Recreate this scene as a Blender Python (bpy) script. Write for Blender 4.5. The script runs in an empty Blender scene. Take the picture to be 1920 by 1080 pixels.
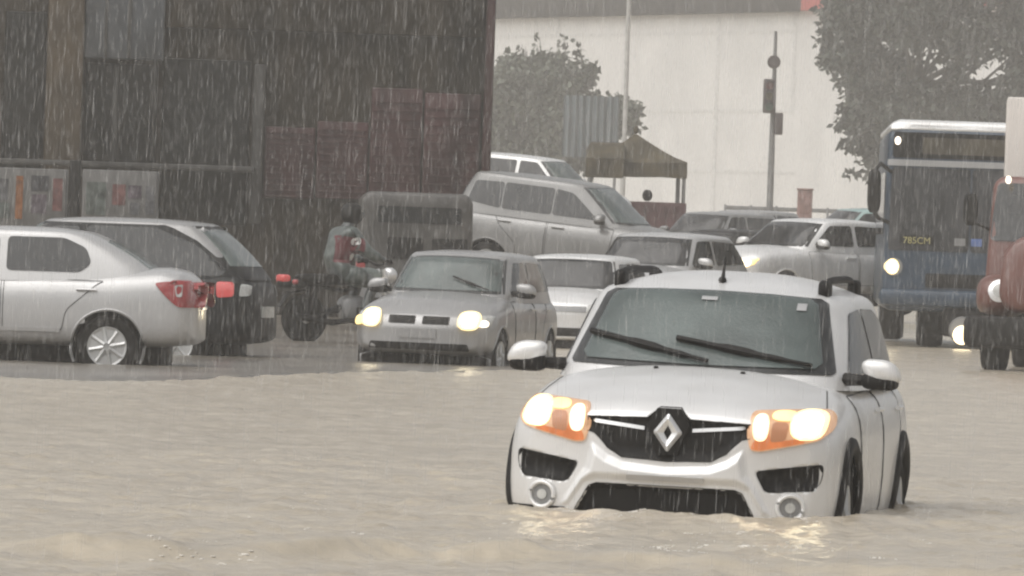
import bpy, math, random
import numpy as np
from mathutils import Vector, Matrix, Euler
from mathutils.bvhtree import BVHTree
from mathutils.geometry import delaunay_2d_cdt

random.seed(7)
rng = np.random.default_rng(7)
SC = bpy.context.scene
COL = SC.collection
PI = math.pi

# ------------------------------------------------------------------ camera model
F = 18200.0            # focal length in pixels of a 1920 wide picture (long telephoto)
TH = math.radians(2)   # the camera is held slightly tilted
CAMH = 1.42            # above the water


def unroll(px, py):
    dx, dy = px - 960, py - 540
    c, s = math.cos(TH), math.sin(TH)
    return dx * c + dy * s, -dx * s + dy * c


def W(px, py, D):
    u, v = unroll(px, py)
    return Vector((u * D / F, D, CAMH - (v + 100) * D / F))


cam = bpy.data.cameras.new('camera')
cam.sensor_width = 36
cam.lens = 36 * F / 1920
cam.clip_start = 0.5
cam.clip_end = 3000
co = bpy.data.objects.new('camera', cam)
COL.objects.link(co)
co.location = (0, 0, CAMH)
co.rotation_euler = (Matrix.Rotation(PI / 2 - math.atan(100 / F), 3, 'X') @ Matrix.Rotation(TH, 3, 'Z')).to_euler()
SC.camera = co

# ------------------------------------------------------------------ materials


def mat(name, col, rough=0.5, metal=0.0, spec=0.5, coat=0.0, var=0.12, vscale=6.0, bump=0.0, bscale=30.0,
        emit=None, estr=0.0, stretch=(1, 1, 1), dirt_or_dark=None, croughness=0.1):
    m = bpy.data.materials.new(name)
    m.use_nodes = True
    nt = m.node_tree
    N, L = nt.nodes, nt.links
    b = N['Principled BSDF']
    b.inputs['Roughness'].default_value = rough
    b.inputs['Metallic'].default_value = metal
    b.inputs['Specular IOR Level'].default_value = spec
    b.inputs['Coat Weight'].default_value = coat
    b.inputs['Coat Roughness'].default_value = croughness
    tc = N.new('ShaderNodeTexCoord')
    mp = N.new('ShaderNodeMapping')
    mp.inputs['Scale'].default_value = stretch
    L.new(tc.outputs['Object'], mp.inputs['Vector'])
    nz = N.new('ShaderNodeTexNoise')
    nz.inputs['Scale'].default_value = vscale
    nz.inputs['Detail'].default_value = 5
    L.new(mp.outputs['Vector'], nz.inputs['Vector'])
    rp = N.new('ShaderNodeValToRGB')
    rp.color_ramp.elements[0].position = 0.3
    rp.color_ramp.elements[1].position = 0.7
    d = dirt_or_dark or tuple(c * (1 - 2 * var) for c in col)
    rp.color_ramp.elements[0].color = (*d, 1)
    rp.color_ramp.elements[1].color = (*[min(1, c * (1 + var)) for c in col], 1)
    L.new(nz.outputs['Fac'], rp.inputs['Fac'])
    L.new(rp.outputs['Color'], b.inputs['Base Color'])
    if bump:
        nb = N.new('ShaderNodeTexNoise')
        nb.inputs['Scale'].default_value = bscale
        nb.inputs['Detail'].default_value = 4
        L.new(mp.outputs['Vector'], nb.inputs['Vector'])
        bp = N.new('ShaderNodeBump')
        bp.inputs['Strength'].default_value = bump
        bp.inputs['Distance'].default_value = 0.02
        L.new(nb.outputs['Fac'], bp.inputs['Height'])
        L.new(bp.outputs['Normal'], b.inputs['Normal'])
    if emit:
        b.inputs['Emission Color'].default_value = (*emit, 1)
        b.inputs['Emission Strength'].default_value = estr
    return m


M = {}
M['white'] = mat('white_paint', (.76, .757, .75), .34, .25, .5, .45, .03, 2.5, dirt_or_dark=(.67, .66, .645))
M['silver'] = mat('silver_paint', (.36, .355, .35), .36, .35, .5, .5, .04, 3)
M['silver_white'] = mat('pale_silver_paint', (.52, .515, .51), .34, .35, .5, .5, .03, 3)
M['black_paint'] = mat('black_paint', (.012, .012, .013), .5, 0, .25, .08, .1, 3)
M['green_grey'] = mat('grey_green_paint', (.20, .235, .22), .35, 0, .5, .4, .08, 3)
M['dull_silver'] = mat('dull_silver_paint', (.24, .236, .23), .36, .3, .5, .4, .06, 3)
M['grey_paint'] = mat('grey_paint', (.22, .22, .22), .35, 0, .5, .4, .08, 3)
M['red_paint'] = mat('red_paint', (.13, .045, .032), .4, 0, .5, .3, .1, 3)
M['blue_paint'] = mat('blue_paint', (.030, .052, .082), .4, 0, .5, .3, .15, 3)
M['teal_paint'] = mat('teal_paint', (.25, .36, .35), .35, 0, .5, .4, .08, 3)
M['plastic'] = mat('black_plastic', (.011, .010, .0095), .6, 0, .22, 0, .2, 12)
M['rubber'] = mat('rubber', (.014, .013, .012), .8, 0, .2, 0, .2, 15)
M['glass'] = mat('dark_glass', (.022, .023, .024), .08, 0, .6, 0, .2, 3)
M['wscreen'] = mat('rain_wet_windscreen', (.105, .125, .12), .16, 0, .5, 0, .18, 2.2, .08, 60)
M['wscreen_dark'] = mat('dark_windscreen', (.045, .045, .046), .14, 0, .5, 0, .3, 2.0)
M['chrome'] = mat('chrome', (.8, .8, .8), .32, .6, .5, 0, .03, 5)
M['alloy'] = mat('alloy', (.52, .52, .51), .35, .5, .5, 0, .05, 5)
M['frit'] = mat('dark_glass_border', (.035, .036, .036), .3, 0, .4, 0, .2, 8)
M['seam'] = mat('dark_seam', (.05, .05, .05), .7)
M['red_lens'] = mat('red_lens', (.33, .05, .05), .15, 0, .5, .4, .1, 20)
M['red_lens_lit'] = mat('red_lens_lit', (.34, .04, .04), .2, 0, .5, .3, .1, 20, emit=(1, .12, .10), estr=.16)
M['clear_lens'] = mat('clear_lens', (.5, .5, .48), .15, 0, .5, .4, .1, 20)
M['lamp_white'] = mat('lit_lamp', (.8, .8, .8), .3, emit=(1, .86, .58), estr=7)
M['lamp_bowl'] = mat('lit_bowl', (.7, .6, .4), .3, emit=(1, .76, .34), estr=1.0)
M['lamp_yellow'] = mat('lit_side_lamp', (.8, .8, .8), .3, emit=(1, .70, .26), estr=.95)
M['lamp_band'] = mat('lit_indicator', (.8, .7, .4), .3, emit=(1, .66, .20), estr=.8)
M['lamp_orange'] = mat('lit_lens', (.50, .33, .22), .25, 0, .5, .3, .12, 14, emit=(1, .50, .22), estr=.22)
M['amber_lens'] = mat('lit_amber_lens', (.40, .12, .04), .25, 0, .5, .3, .2, 14, emit=(1, .30, .09), estr=.26)
M['lamp_dim'] = mat('dim_reflector', (.30, .15, .09), .3, emit=(1, .40, .16), estr=.14)
M['lens_rim'] = mat('lens_rim', (.04, .018, .014), .4)
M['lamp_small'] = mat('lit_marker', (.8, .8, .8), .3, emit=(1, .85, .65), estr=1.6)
M['lamp_warm'] = mat('lit_warm_lamp', (.8, .8, .8), .3, emit=(1, .78, .42), estr=2.0)

# ------------------------------------------------------------------ mesh helpers


class MB:
    def __init__(self):
        self.v, self.f, self.n = [], [], 0

    def add(self, V, Fc):
        V = np.asarray(V, float).reshape(-1, 3)
        self.v.append(V)
        self.f += [tuple(int(i) + self.n for i in f) for f in Fc]
        self.n += len(V)
        return self

    def box(self, x0, x1, y0, y1, z0, z1, b=0.0):
        V, Fc = [], []
        if b <= 0:
            V = [(x, y, z) for x in (x0, x1) for y in (y0, y1) for z in (z0, z1)]
            Fc = [(0, 1, 3, 2), (4, 6, 7, 5), (0, 4, 5, 1), (2, 3, 7, 6), (0, 2, 6, 4), (1, 5, 7, 3)]
            return self.add(V, Fc)
        b = min(b, (x1 - x0) * .45, (y1 - y0) * .45, (z1 - z0) * .45)
        # bevelled box: rounded rectangle rings stacked in z
        rings = []
        for z, i in ((z0, b), (z0 + b * .3, b * .3), (z0 + b, 0), (z1 - b, 0), (z1 - b * .3, b * .3), (z1, b)):
            r = []
            for cx, cy, a0 in ((x1 - b, y1 - b, 0), (x0 + b, y1 - b, 90), (x0 + b, y0 + b, 180), (x1 - b, y0 + b, 270)):
                for k in range(4):
                    a = math.radians(a0 + k * 30)
                    rr = b - i
                    r.append((cx + rr * math.cos(a), cy + rr * math.sin(a), z))
            rings.append(r)
        return self.rings(rings, cap=True)

    def rings(self, rings, closed=True, cap=False):
        m = len(rings[0])
        V = np.array(rings).reshape(-1, 3)
        Fc = []
        for i in range(len(rings) - 1):
            for j in range(m if closed else m - 1):
                k = (j + 1) % m
                Fc.append((i * m + j, i * m + k, (i + 1) * m + k, (i + 1) * m + j))
        if cap:
            Fc.append(tuple(reversed(range(m))))
            Fc.append(tuple(range((len(rings) - 1) * m, len(rings) * m)))
        return self.add(V, Fc)

    def tube(self, pts, r, n=6, closed=False, flat=1.0):
        P = np.asarray(pts, float)
        m = len(P)
        rr = np.broadcast_to(np.asarray(r, float), (m,))
        rings = []
        for i in range(m):
            if closed:
                t = P[(i + 1) % m] - P[i - 1]
            else:
                t = P[min(i + 1, m - 1)] - P[max(i - 1, 0)]
            t = t / (np.linalg.norm(t) + 1e-12)
            up = np.array([0, 0, 1.]) if abs(t[2]) < .9 else np.array([1., 0, 0])
            a = np.cross(t, up)
            a /= np.linalg.norm(a)
            b = np.cross(t, a)
            rings.append([P[i] + rr[i] * (math.cos(2 * PI * k / n) * a + flat * math.sin(2 * PI * k / n) * b) for k in range(n)])
        if closed:
            rings.append(rings[0])
        return self.rings(rings, cap=not closed)

    def lathe(self, prof, axis='x', n=32, c=(0, 0, 0)):
        rings = []
        for a, r in prof:
            ring = []
            for k in range(n):
                t = 2 * PI * k / n
                p = (a, r * math.cos(t), r * math.sin(t))
                if axis == 'y':
                    p = (p[1], p[0], p[2])
                if axis == 'z':
                    p = (p[1], p[2], p[0])
                ring.append((p[0] + c[0], p[1] + c[1], p[2] + c[2]))
            rings.append(ring)
        return self.rings(rings, cap=True)

    def blob(self, c, r, n=14, e=1.0):
        rings = []
        for i in range(1, n):
            ph = -PI / 2 + PI * i / n
            cz, sz = math.cos(ph) ** e, math.copysign(abs(math.sin(ph)) ** e, math.sin(ph))
            ring = []
            for k in range(2 * n):
                t = PI * k / n
                ct, st = math.cos(t), math.sin(t)
                ring.append((c[0] + r[0] * cz * math.copysign(abs(ct) ** e, ct), c[1] + r[1] * cz * math.copysign(abs(st) ** e, st), c[2] + r[2] * sz))
            rings.append(ring)
        return self.rings(rings, cap=True)

    def prism(self, poly, y0, y1):
        """polygon in (x,z) extruded along y"""
        m = len(poly)
        V = [(x, y0, z) for x, z in poly] + [(x, y1, z) for x, z in poly]
        Fc = [tuple(range(m)), tuple(reversed(range(m, 2 * m)))] + [(i, i + m, (i + 1) % m + m, (i + 1) % m) for i in range(m)]
        return self.add(V, Fc)

    def xform(self, mtx):
        R = np.array(mtx)
        self.v = [v @ R[:3, :3].T + R[:3, 3] for v in self.v]
        return self

    def arr(self):
        return np.vstack(self.v), self.f

    def build(self, name, m, parent=None, loc=(0, 0, 0), smooth=40, rot=(0, 0, 0)):
        me = bpy.data.meshes.new(name)
        V, Fc = self.arr()
        me.from_pydata(V.tolist(), [], Fc)
        me.update()
        if smooth:
            me.polygons.foreach_set('use_smooth', [True] * len(me.polygons))
            if smooth < 180:
                me.set_sharp_from_angle(angle=math.radians(smooth))
        me.materials.append(M[m] if isinstance(m, str) else m)
        o = bpy.data.objects.new(name, me)
        COL.objects.link(o)
        o.location = loc
        o.rotation_euler = rot
        if parent:
            o.parent = parent
        return o


def tag(o, label, cat, group=None, kind=None):
    o['label'] = label
    o['category'] = cat
    if group:
        o['group'] = group
    if kind:
        o['kind'] = kind
    return o


def empty(name, loc=(0, 0, 0), rot=(0, 0, 0)):
    o = bpy.data.objects.new(name, None)
    o.empty_display_size = .3
    COL.objects.link(o)
    o.location = loc
    o.rotation_euler = rot
    return o


def structure(o):
    o['kind'] = 'structure'
    return o


def interp(tab, y, smooth=.05):
    """rows (y, a, b, ...) -> smooth values at y"""
    T = np.array(tab, float)
    yy = np.linspace(T[0, 0], T[-1, 0], 400)
    out = []
    k = max(1, int(smooth / (yy[1] - yy[0])))
    for c in range(1, T.shape[1]):
        v = np.interp(yy, T[:, 0], T[:, c])
        p = np.concatenate([2 * v[0] - v[1:k + 1][::-1], v, 2 * v[-1] - v[-k - 1:-1][::-1]])
        for _ in range(2):
            p = np.convolve(np.pad(p, k, mode='edge'), np.ones(2 * k + 1) / (2 * k + 1), 'valid')
        v = p[k:-k]
        out.append(np.interp(y, yy, v))
    return np.array(out)


def resample(P, n):
    d = np.r_[0, np.cumsum(np.linalg.norm(np.diff(P, axis=0), axis=1))]
    t = np.linspace(0, d[-1], n)
    return np.c_[np.interp(t, d, P[:, 0]), np.interp(t, d, P[:, 1])]


def spow(a, e):
    return np.sign(a) * np.abs(a) ** e


def inside(poly, P):
    x, y = P[:, 0], P[:, 1]
    r = np.zeros(len(P), bool)
    n = len(poly)
    for i in range(n):
        x0, y0 = poly[i]
        x1, y1 = poly[(i + 1) % n]
        c = ((y0 > y) != (y1 > y))
        with np.errstate(divide='ignore', invalid='ignore'):
            xi = (x1 - x0) * (y - y0) / (y1 - y0 + 1e-15) + x0
        r ^= c & (x < xi)
    return r


def sdist(poly, P):
    d = np.full(len(P), 1e9)
    n = len(poly)
    for i in range(n):
        a = np.array(poly[i])
        b = np.array(poly[(i + 1) % n])
        ab = b - a
        t = np.clip(((P - a) @ ab) / (ab @ ab + 1e-12), 0, 1)
        d = np.minimum(d, np.linalg.norm(P - (a + t[:, None] * ab), axis=1))
    return np.where(inside(poly, P), d, -d)


def rounded(poly, r=.03, k=4):
    """round the corners of a polygon"""
    out = []
    n = len(poly)
    P = [np.array(p, float) for p in poly]
    for i in range(n):
        a, b, c = P[i - 1], P[i], P[(i + 1) % n]
        u, v = a - b, c - b
        lu, lv = np.linalg.norm(u), np.linalg.norm(v)
        q = min(r, lu * .45, lv * .45)
        s, e = b + u / lu * q, b + v / lv * q
        for j in range(k + 1):
            t = j / k
            out.append(tuple((1 - t) ** 2 * s + 2 * t * (1 - t) * b + t * t * e))
    return out


def ell(cx, cz, rx, rz, n=24, e=1.0):
    return [(cx + rx * spow(math.cos(2 * PI * k / n), e), cz + rz * spow(math.sin(2 * PI * k / n), e)) for k in range(n)]


def mirror(poly):
    return [(-x, z) for x, z in reversed(poly)]


def densify(poly, res):
    out = []
    n = len(poly)
    for i in range(n):
        a, b = np.array(poly[i]), np.array(poly[(i + 1) % n])
        k = max(1, int(np.linalg.norm(b - a) / res))
        out += [tuple(a + (b - a) * j / k) for j in range(k)]
    return out


class Surf:
    """a surface that flat outlines can be laid on"""

    def __init__(self, V, Fc):
        self.b = BVHTree.FromPolygons([tuple(v) for v in V.tolist()], Fc)

    def hit(self, p, axis, sgn):
        if axis == 'y':
            o, d = Vector((p[0], -6 * sgn if sgn > 0 else 20, p[1])), Vector((0, sgn, 0))
        elif axis == 'x':      # sgn +1: the +x side seen from +x ; p = (y,z)
            o, d = Vector((6 * sgn, p[0], p[1])), Vector((-sgn, 0, 0))
        else:
            o, d = Vector((p[0], p[1], 9)), Vector((0, 0, -1))
        h, n, _, _ = self.b.ray_cast(o, d)
        if h is None:
            return None, None, d
        if n.dot(d) > 0:
            n = -n
        return h, n, d

    def line(self, pts, axis, sgn, off=0.0):
        out = []
        for p in pts:
            h, n, d = self.hit(p, axis, sgn)
            if h is not None:
                out.append(tuple(h + n * off))
        return out

    def patch(self, poly, axis, sgn, eps=.006, thick=.03, res=.05):
        B = densify(poly, res)
        P = np.array(B)
        lo, hi = P.min(0), P.max(0)
        g = np.array([(x, y) for x in np.arange(lo[0] + res / 2, hi[0], res) for y in np.arange(lo[1] + res / 2, hi[1], res)]).reshape(-1, 2)
        pts = list(B)
        if len(g):
            s = sdist(B, g)
            pts += [tuple(q) for q in g[s > res * .45]]
        nb = len(B)
        r = delaunay_2d_cdt([Vector(p) for p in pts], [], [list(range(nb))], 1, 1e-5)
        vs, fs = r[0], r[2]
        H = []
        for v in vs:
            H.append(self.hit((v.x, v.y), axis, sgn))
        ok = [i for i, h in enumerate(H) if h[0] is not None]
        if not ok:
            return MB().add([(0, 0, 0), (0, 0, .001), (0, .001, 0)], [(0, 1, 2)])
        out, back = [], []
        for i, v in enumerate(vs):
            h, n, d = H[i]
            if h is None:
                j = min(ok, key=lambda q: (vs[q] - v).length)
                h2, n, _ = H[j]
                h = h2.copy()
                if axis == 'y':
                    h.x, h.z = v.x, v.y
                elif axis == 'x':
                    h.y, h.z = v.x, v.y
                else:
                    h.x, h.y = v.x, v.y
            out.append(h + n * eps)
            back.append(h + n * eps + d * thick)
        nv = len(vs)
        ref = H[ok[0]][2]
        Fc, cnt = [], {}
        for f in fs:
            a, b, c = [out[i] for i in f[:3]]
            f = list(f)
            if (b - a).cross(c - a).dot(ref) > 0:
                f.reverse()
            Fc.append(tuple(f))
            for i in range(len(f)):
                cnt[(f[i], f[(i + 1) % len(f)])] = 1
        for (a, b) in list(cnt):
            if (b, a) not in cnt:
                Fc.append((b, a, a + nv, b + nv))
        mb = MB()
        mb.add([tuple(p) for p in out + back], Fc)
        return mb

# ------------------------------------------------------------------ cars


def loft_body(prof, L, ns, n, rings, nose, tail, ysn=.8, yst=.6, e=.30, disp=None):
    u = np.linspace(0, 1, ns)
    ys = L * (u - .9 * np.sin(2 * PI * u) / (2 * PI))
    tab = interp(prof, ys)
    secs = []
    ph = np.linspace(-PI / 2, PI / 2, 400)
    for i, y in enumerate(ys):
        w, zb, zt, crown = tab[:, i]
        r = .10
        q = 0
        dmin = min(y, L - y)
        if dmin < r:
            q = (1 - math.sqrt(max(0, 1 - (1 - dmin / r) ** 2)))
        w *= 1 - .06 * q
        zm, h = (zb + zt) / 2, (zt - zb) / 2 * (1 - .10 * q)
        x = w * np.abs(np.cos(ph)) ** e
        t = np.sign(np.sin(ph)) * np.abs(np.sin(ph)) ** e
        z = zm + h * t
        z = z + crown * np.clip(1 - (x / w) ** 2, 0, 1) * np.clip(t, 0, 1) ** 2
        x = x * (1 - .055 * np.clip(t, 0, 1) ** 2 - .04 * np.clip(-t, 0, 1) ** 2)
        P = resample(np.c_[x, z], n)
        full = np.vstack([P, np.c_[-P[1:-1][::-1, 0], P[1:-1][::-1, 1]]])
        secs.append(full)
    m = len(secs[0])
    V, R = [], []
    # front cap rings (outermost excluded), then stations, then rear cap rings
    def cap(sec, y, rev):
        c = np.array([0, (sec[:, 1].min() + sec[:, 1].max()) / 2])
        out = []
        for k in range(1, rings + 1):
            s = 1 - k / rings if k < rings else .004
            P = c + (sec - c) * s
            out.append(np.c_[P[:, 0], np.full(m, y), P[:, 1]])
        return out[::-1] if rev else out
    R += cap(secs[0], 0, True)
    for i, y in enumerate(ys):
        R.append(np.c_[secs[i][:, 0], np.full(m, y), secs[i][:, 1]])
    R += cap(secs[-1], L, False)
    V = np.vstack(R)
    y = V[:, 1].copy()
    V[:, 1] += nose(V[:, 0], V[:, 2]) * np.clip(1 - y / ysn, 0, 1) ** 2
    V[:, 1] -= tail(V[:, 0], V[:, 2]) * np.clip(1 - (L - y) / yst, 0, 1) ** 2
    if disp:
        f = (y < .03)
        for poly, dep, bl in disp:
            s = sdist(poly, V[:, [0, 2]])
            t = np.clip(s / bl, 0, 1) if bl > 0 else np.clip((s - bl) / -bl, 0, 1)
            V[:, 1] += np.where(f, dep * t * t * (3 - 2 * t), 0)
    Fc = []
    nr = len(R)
    for i in range(nr - 1):
        for j in range(m):
            k = (j + 1) % m
            Fc.append((i * m + j, i * m + k, (i + 1) * m + k, (i + 1) * m + j))
    Fc.append(tuple(reversed(range(m))))
    Fc.append(tuple(range((nr - 1) * m, nr * m)))
    return V, Fc


def loft_cabin(g, nz=14, n=44, caps=8):
    rings = []
    z0, z1, rr = g['z0'], g['z1'], g.get('rr', .05)
    lv = [(z0 + (z1 - rr - z0) * i / nz, 0) for i in range(nz + 1)]
    for a in (25, 50, 70, 85):
        lv.append((z1 - rr + rr * math.sin(math.radians(a)), rr * (1 - math.cos(math.radians(a)))))
    th = np.linspace(-PI / 2, PI / 2, 300)
    nn = g.get('n', 5)

    def outline(z, ins):
        t = (z - z0) / (z1 - z0)
        yf = g['yf0'] + (g['yf1'] - g['yf0']) * (t + g.get('bulge', .04) * t * (t - 1)) + ins
        yr = g['yr0'] + (g['yr1'] - g['yr0']) * (t + g.get('rbulge', .25) * t * (t - 1)) - ins
        w = g['w0'] + (g['w1'] - g['w0']) * (t + .15 * t * (t - 1)) - ins
        yc, hl = (yf + yr) / 2, (yr - yf) / 2
        x = w * np.abs(np.cos(th)) ** (2 / nn)
        yy = yc + hl * spow(np.sin(th), 2 / nn)
        P = resample(np.c_[x, yy], n)
        return np.vstack([P, np.c_[-P[1:-1][::-1, 0], P[1:-1][::-1, 1]]])
    for z, ins in lv:
        o = outline(z, ins)
        rings.append(np.c_[o[:, 0], o[:, 1], np.full(len(o), z)])
    last = rings[-1]
    c = last.mean(0)
    for k in range(1, caps + 1):
        s = 1 - k / caps if k < caps else .01
        P = c + (last - c) * s
        P[:, 2] = last[0, 2] + g.get('crown', .06) * (1 - s * s) * (1 - .25 * (1 - s))
        rings.append(P)
    mb = MB().rings(rings, cap=True)
    return mb.arr()


def wheel(root, x, y, z, r, sgn, off, style, w=.19):
    t = MB()
    hw = w / 2
    t.lathe([(-hw * .8, r * .62), (-hw, r * .72), (-hw, r * .9), (-hw * .8, r * .97), (-hw * .5, r), (hw * .5, r), (hw * .8, r * .97), (hw, r * .9), (hw, r * .72), (hw * .8, r * .62)], 'x', 36)
    o = t.build('wheel', 'rubber', root, (x, y + off, z))
    m = MB()
    ro = r * .64
    d = sgn * hw * .86
    m.lathe([(d, ro), (d + sgn * .012, ro * .98), (d + sgn * .006, ro * .88), (d - sgn * .05, ro * .84)], 'x', 36)
    k = style
    for i in range(k):
        a = 2 * PI * i / k + .2
        c, s = math.cos(a), math.sin(a)
        p0 = np.array([d + sgn * .004, ro * .16 * c, ro * .16 * s])
        p1 = np.array([d - sgn * .004, ro * .9 * c, ro * .9 * s])
        m.tube([p0, (p0 + p1) / 2, p1], [ro * .15, ro * .10, ro * .12], 6)
    m.lathe([(d + sgn * .012, .001), (d + sgn * .012, ro * .2), (d - sgn * .02, ro * .24)], 'x', 20)
    m.build('rim', 'alloy', o)
    b = MB()
    b.lathe([(d - sgn * .052, .001), (d - sgn * .055, ro * .84)], 'x', 24)
    b.build('brake_disc', 'plastic', o)
    return o


def car(name, s, label, cat='car', group='cars caught in the flooded street'):
    L, HW = s['L'], s['W']
    root = empty(name)
    tag(root, label, cat, group)
    off = -L / 2
    OL = (0, off, 0)
    hero = s.get('hero', False)
    paint = s['paint']
    V, Fc = loft_body(s['prof'], L, 130 if hero else 70, 150 if hero else 46, 90 if hero else 12, s['nose'], s['tail'], disp=s.get('disp'))
    CV, CF = loft_cabin(s['gh'], n=70 if hero else 44)
    lower, cabin = Surf(V, Fc), Surf(CV, CF)
    ar = s.get('arch', s['wr'] * 1.17)
    snap = .016 if hero else .04
    for wy in (s['fy'], s['ry']):
        dd = np.hypot(V[:, 1] - wy, V[:, 2] - s['wr'])
        mk = (np.abs(dd - ar) < snap) & (np.abs(V[:, 0]) > HW - .26)
        f = ar / np.maximum(dd, 1e-6)
        V[mk, 1] = wy + (V[mk, 1] - wy) * f[mk]
        V[mk, 2] = s['wr'] + (V[mk, 2] - s['wr']) * f[mk]
    cen = np.array([V[list(f)].mean(0) if len(f) == 4 else (0, 0, 9) for f in Fc])
    R = s['wr']
    ar = s.get('arch', R * 1.17)
    keep = np.ones(len(Fc), bool)
    for wy in (s['fy'], s['ry']):
        keep &= ~((np.hypot(cen[:, 1] - wy, cen[:, 2] - R) < ar) & (np.abs(cen[:, 0]) > HW - .26))
    body = MB().add(V, [f for f, k in zip(Fc, keep) if k])
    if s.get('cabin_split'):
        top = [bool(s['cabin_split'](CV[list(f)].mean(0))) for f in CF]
        MB().add(CV, [f for f, t in zip(CF, top) if t]).build('roof', 'silver', root, OL, 50)  # pale upper faces paint the sky's sheen along a dark roof
        body.add(CV, [f for f, t in zip(CF, top) if not t])
    else:
        body.add(CV, CF)
    body.build('body', paint, root, OL, 50)
    MB().box(-HW + .28, HW - .28, .35, L - .35, .12, .45, .05).build('underbody', 'plastic', root, OL)
    sides = (1, -1)
    for wy in (s['fy'], s['ry']):
        for sg in sides:
            a = MB()
            rg = []
            for xx in (HW - .02, HW - .3):
                rg.append([(sg * xx, wy + ar * math.cos(t), R + ar * math.sin(t)) for t in np.linspace(-.35, PI + .35, 25)])
            a.rings(rg, closed=False)
            a.add([(sg * (HW - .3), wy, R)] + rg[1], [(0, i, i + 1) for i in range(1, 25)])
            a.build('wheel_arch', 'plastic', root, OL)
            fl = s.get('flare', .012)
            tt = np.linspace(-.45, PI + .45, 40)
            ring = []
            for dr, dx in ((-.012, -.03), (-.008, .35), (.35, 1.), (1.0, .5), (1.15, -.6)):
                rr = ar + dr * (fl if dr > 0 else 1)
                row = []
                for t in tt:
                    yy, zz = wy + rr * math.cos(t), R + rr * math.sin(t)
                    ref = ar + .03
                    h, n_, d = lower.hit((wy + ref * math.cos(t), R + ref * math.sin(t)), 'x', sg)
                    xb = h.x if h is not None else sg * HW * .93
                    row.append((xb + sg * dx * s.get('flare_h', .012), yy, zz))
                ring.append(row)
            m = MB().rings(ring, closed=False)
            m.build('wheel_arch_trim', s.get('flare_m', paint), root, OL, 60)
            wheel(root, sg * (HW - .11), wy, R, R, sg, off, s.get('spokes', 6))
    # glass
    g = s['gh']
    wsf = s['ws'] + mirror(s['ws'])
    cabin.patch(s['ws_out'] + mirror(s['ws_out']), 'y', 1, .007 if hero else .004, .03, .025 if hero else .06).build('windscreen_surround', 'frit', root, OL, 60)
    wso = cabin.patch(wsf, 'y', 1, .013 if hero else .009, .02, .025 if hero else .08).build('windscreen', s.get('wsm', 'wscreen'), root, OL, 60)
    rw = s.get('rw')
    if rw:
        cabin.patch(rw + mirror(rw), 'y', -1, .008, .02, .08).build('rear_window', s.get('rwm', 'glass'), root, OL, 60)
    for sg in sides:
        for p in s['side']:
            q = rounded(p, .05)
            cabin.patch(q, 'x', sg, .007, .02, .08).build('side_window', s.get('swm', 'glass'), root, OL, 60)
        for dp, hy in s['doors']:
            q = rounded(dp, .06)
            seam = lower.line(densify(q, .06), 'x', sg, .001)
            d = lower.patch(q, 'x', sg, .004, .02, .07).build('door', paint, root, OL, 60)
            if len(seam) > 4:
                MB().tube(seam, .006, 4, True).build('door_seal', 'seam', d)
            hp = lower.line([(hy + k * .02, s['belt'] - .13) for k in range(-5, 6)], 'x', sg, .022)
            if len(hp) > 3:
                MB().tube(hp, .014, 6).build('handle', s.get('handle_m', paint), d)
        # mirror
        mz, my = s['belt'] + .09, s['mir_y']
        mx = sg * s.get('mir_x', HW + .06)
        mb = MB().blob((mx, my, mz), (s.get('mir_w', .105), .07, .066), 12, .75)
        Vm, Fm = mb.arr()
        Vm[:, 0] -= sg * .03 * (Vm[:, 2] - mz) / .07
        mo = MB().add(Vm, Fm).build('side_mirror', s.get('mirror_m', paint), root, OL, 60)
        MB().blob((mx - sg * .005, my + .005, mz - .05), (s.get('mir_w', .105) * 1.02, .070, .048), 10, .6).build('mirror_base', 'plastic', mo)
        MB().tube([(mx - sg * .08, my + .01, mz - .05), (mx - sg * .2, my + .05, mz - .05)], [.028, .035], 8).build('mirror_arm', 'plastic', mo)
    # front
    for sg in sides:
        hl = s.get('hl')
        if hl:
            p = hl if sg > 0 else mirror(hl)
            lens = lower.patch(p, 'y', 1, .012, .03, .03).build('headlight', s.get('hl_m', 'clear_lens'), root, OL, 60)
            for nm, cx, cz, rx, rz, mm, lift, side in s.get('bulbs', []):
                if side in (0, sg):
                    lower.patch(ell(sg * cx, cz, rx, rz, 24, .8), 'y', 1, .012 + lift, .01, .03).build(nm, mm, lens, (0, 0, 0), 60)
        tl = s.get('tl')
        if tl:
            p = tl if sg > 0 else mirror(tl)
            t = lower.patch(p, 'y', -1, .012, .03, .04).build('tail_light', s.get('tl_m', 'red_lens'), root, OL, 60)
        ts = s.get('tl_side')
        if ts:
            t = lower.patch(rounded(ts, .04), 'x', sg, .012, .03, .04).build('tail_light', s.get('tl_m', 'red_lens'), root, OL, 60)
            if s.get('tl_side2'):
                lower.patch(rounded(s['tl_side2'], .02), 'x', sg, .016, .02, .04).build('reversing_lamp', 'clear_lens', t, (0, 0, 0), 60)
    for nm, poly, mm, eps in s.get('front', []):
        lower.patch(poly, 'y', 1, eps, .03, .03 if hero else .06).build(nm, mm, root, OL, 60)
    for nm, poly, mm, eps in s.get('rear', []):
        lower.patch(poly, 'y', -1, eps, .03, .06).build(nm, mm, root, OL, 60)
    for nm, poly, mm, eps in s.get('flank', []):
        for sg in sides:
            lower.patch(poly, 'x', sg, eps, .02, .07).build(nm, mm, root, OL, 60)
    # wipers
    for pts in s.get('wipers', []):
        ps = cabin.line(pts, 'y', 1, .03)
        if len(ps) > 2:
            MB().tube(ps, s.get('wiper_r', .010) * np.where(np.arange(len(ps)) < len(ps) * .75, 1.0, .7) * np.where(abs(np.arange(len(ps)) - len(ps) * .42) < 1.2, 1.5, 1), 6).build('wiper', 'plastic', root, OL)
    root['halflen'] = L / 2
    return root, lower, cabin, OL


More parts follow.
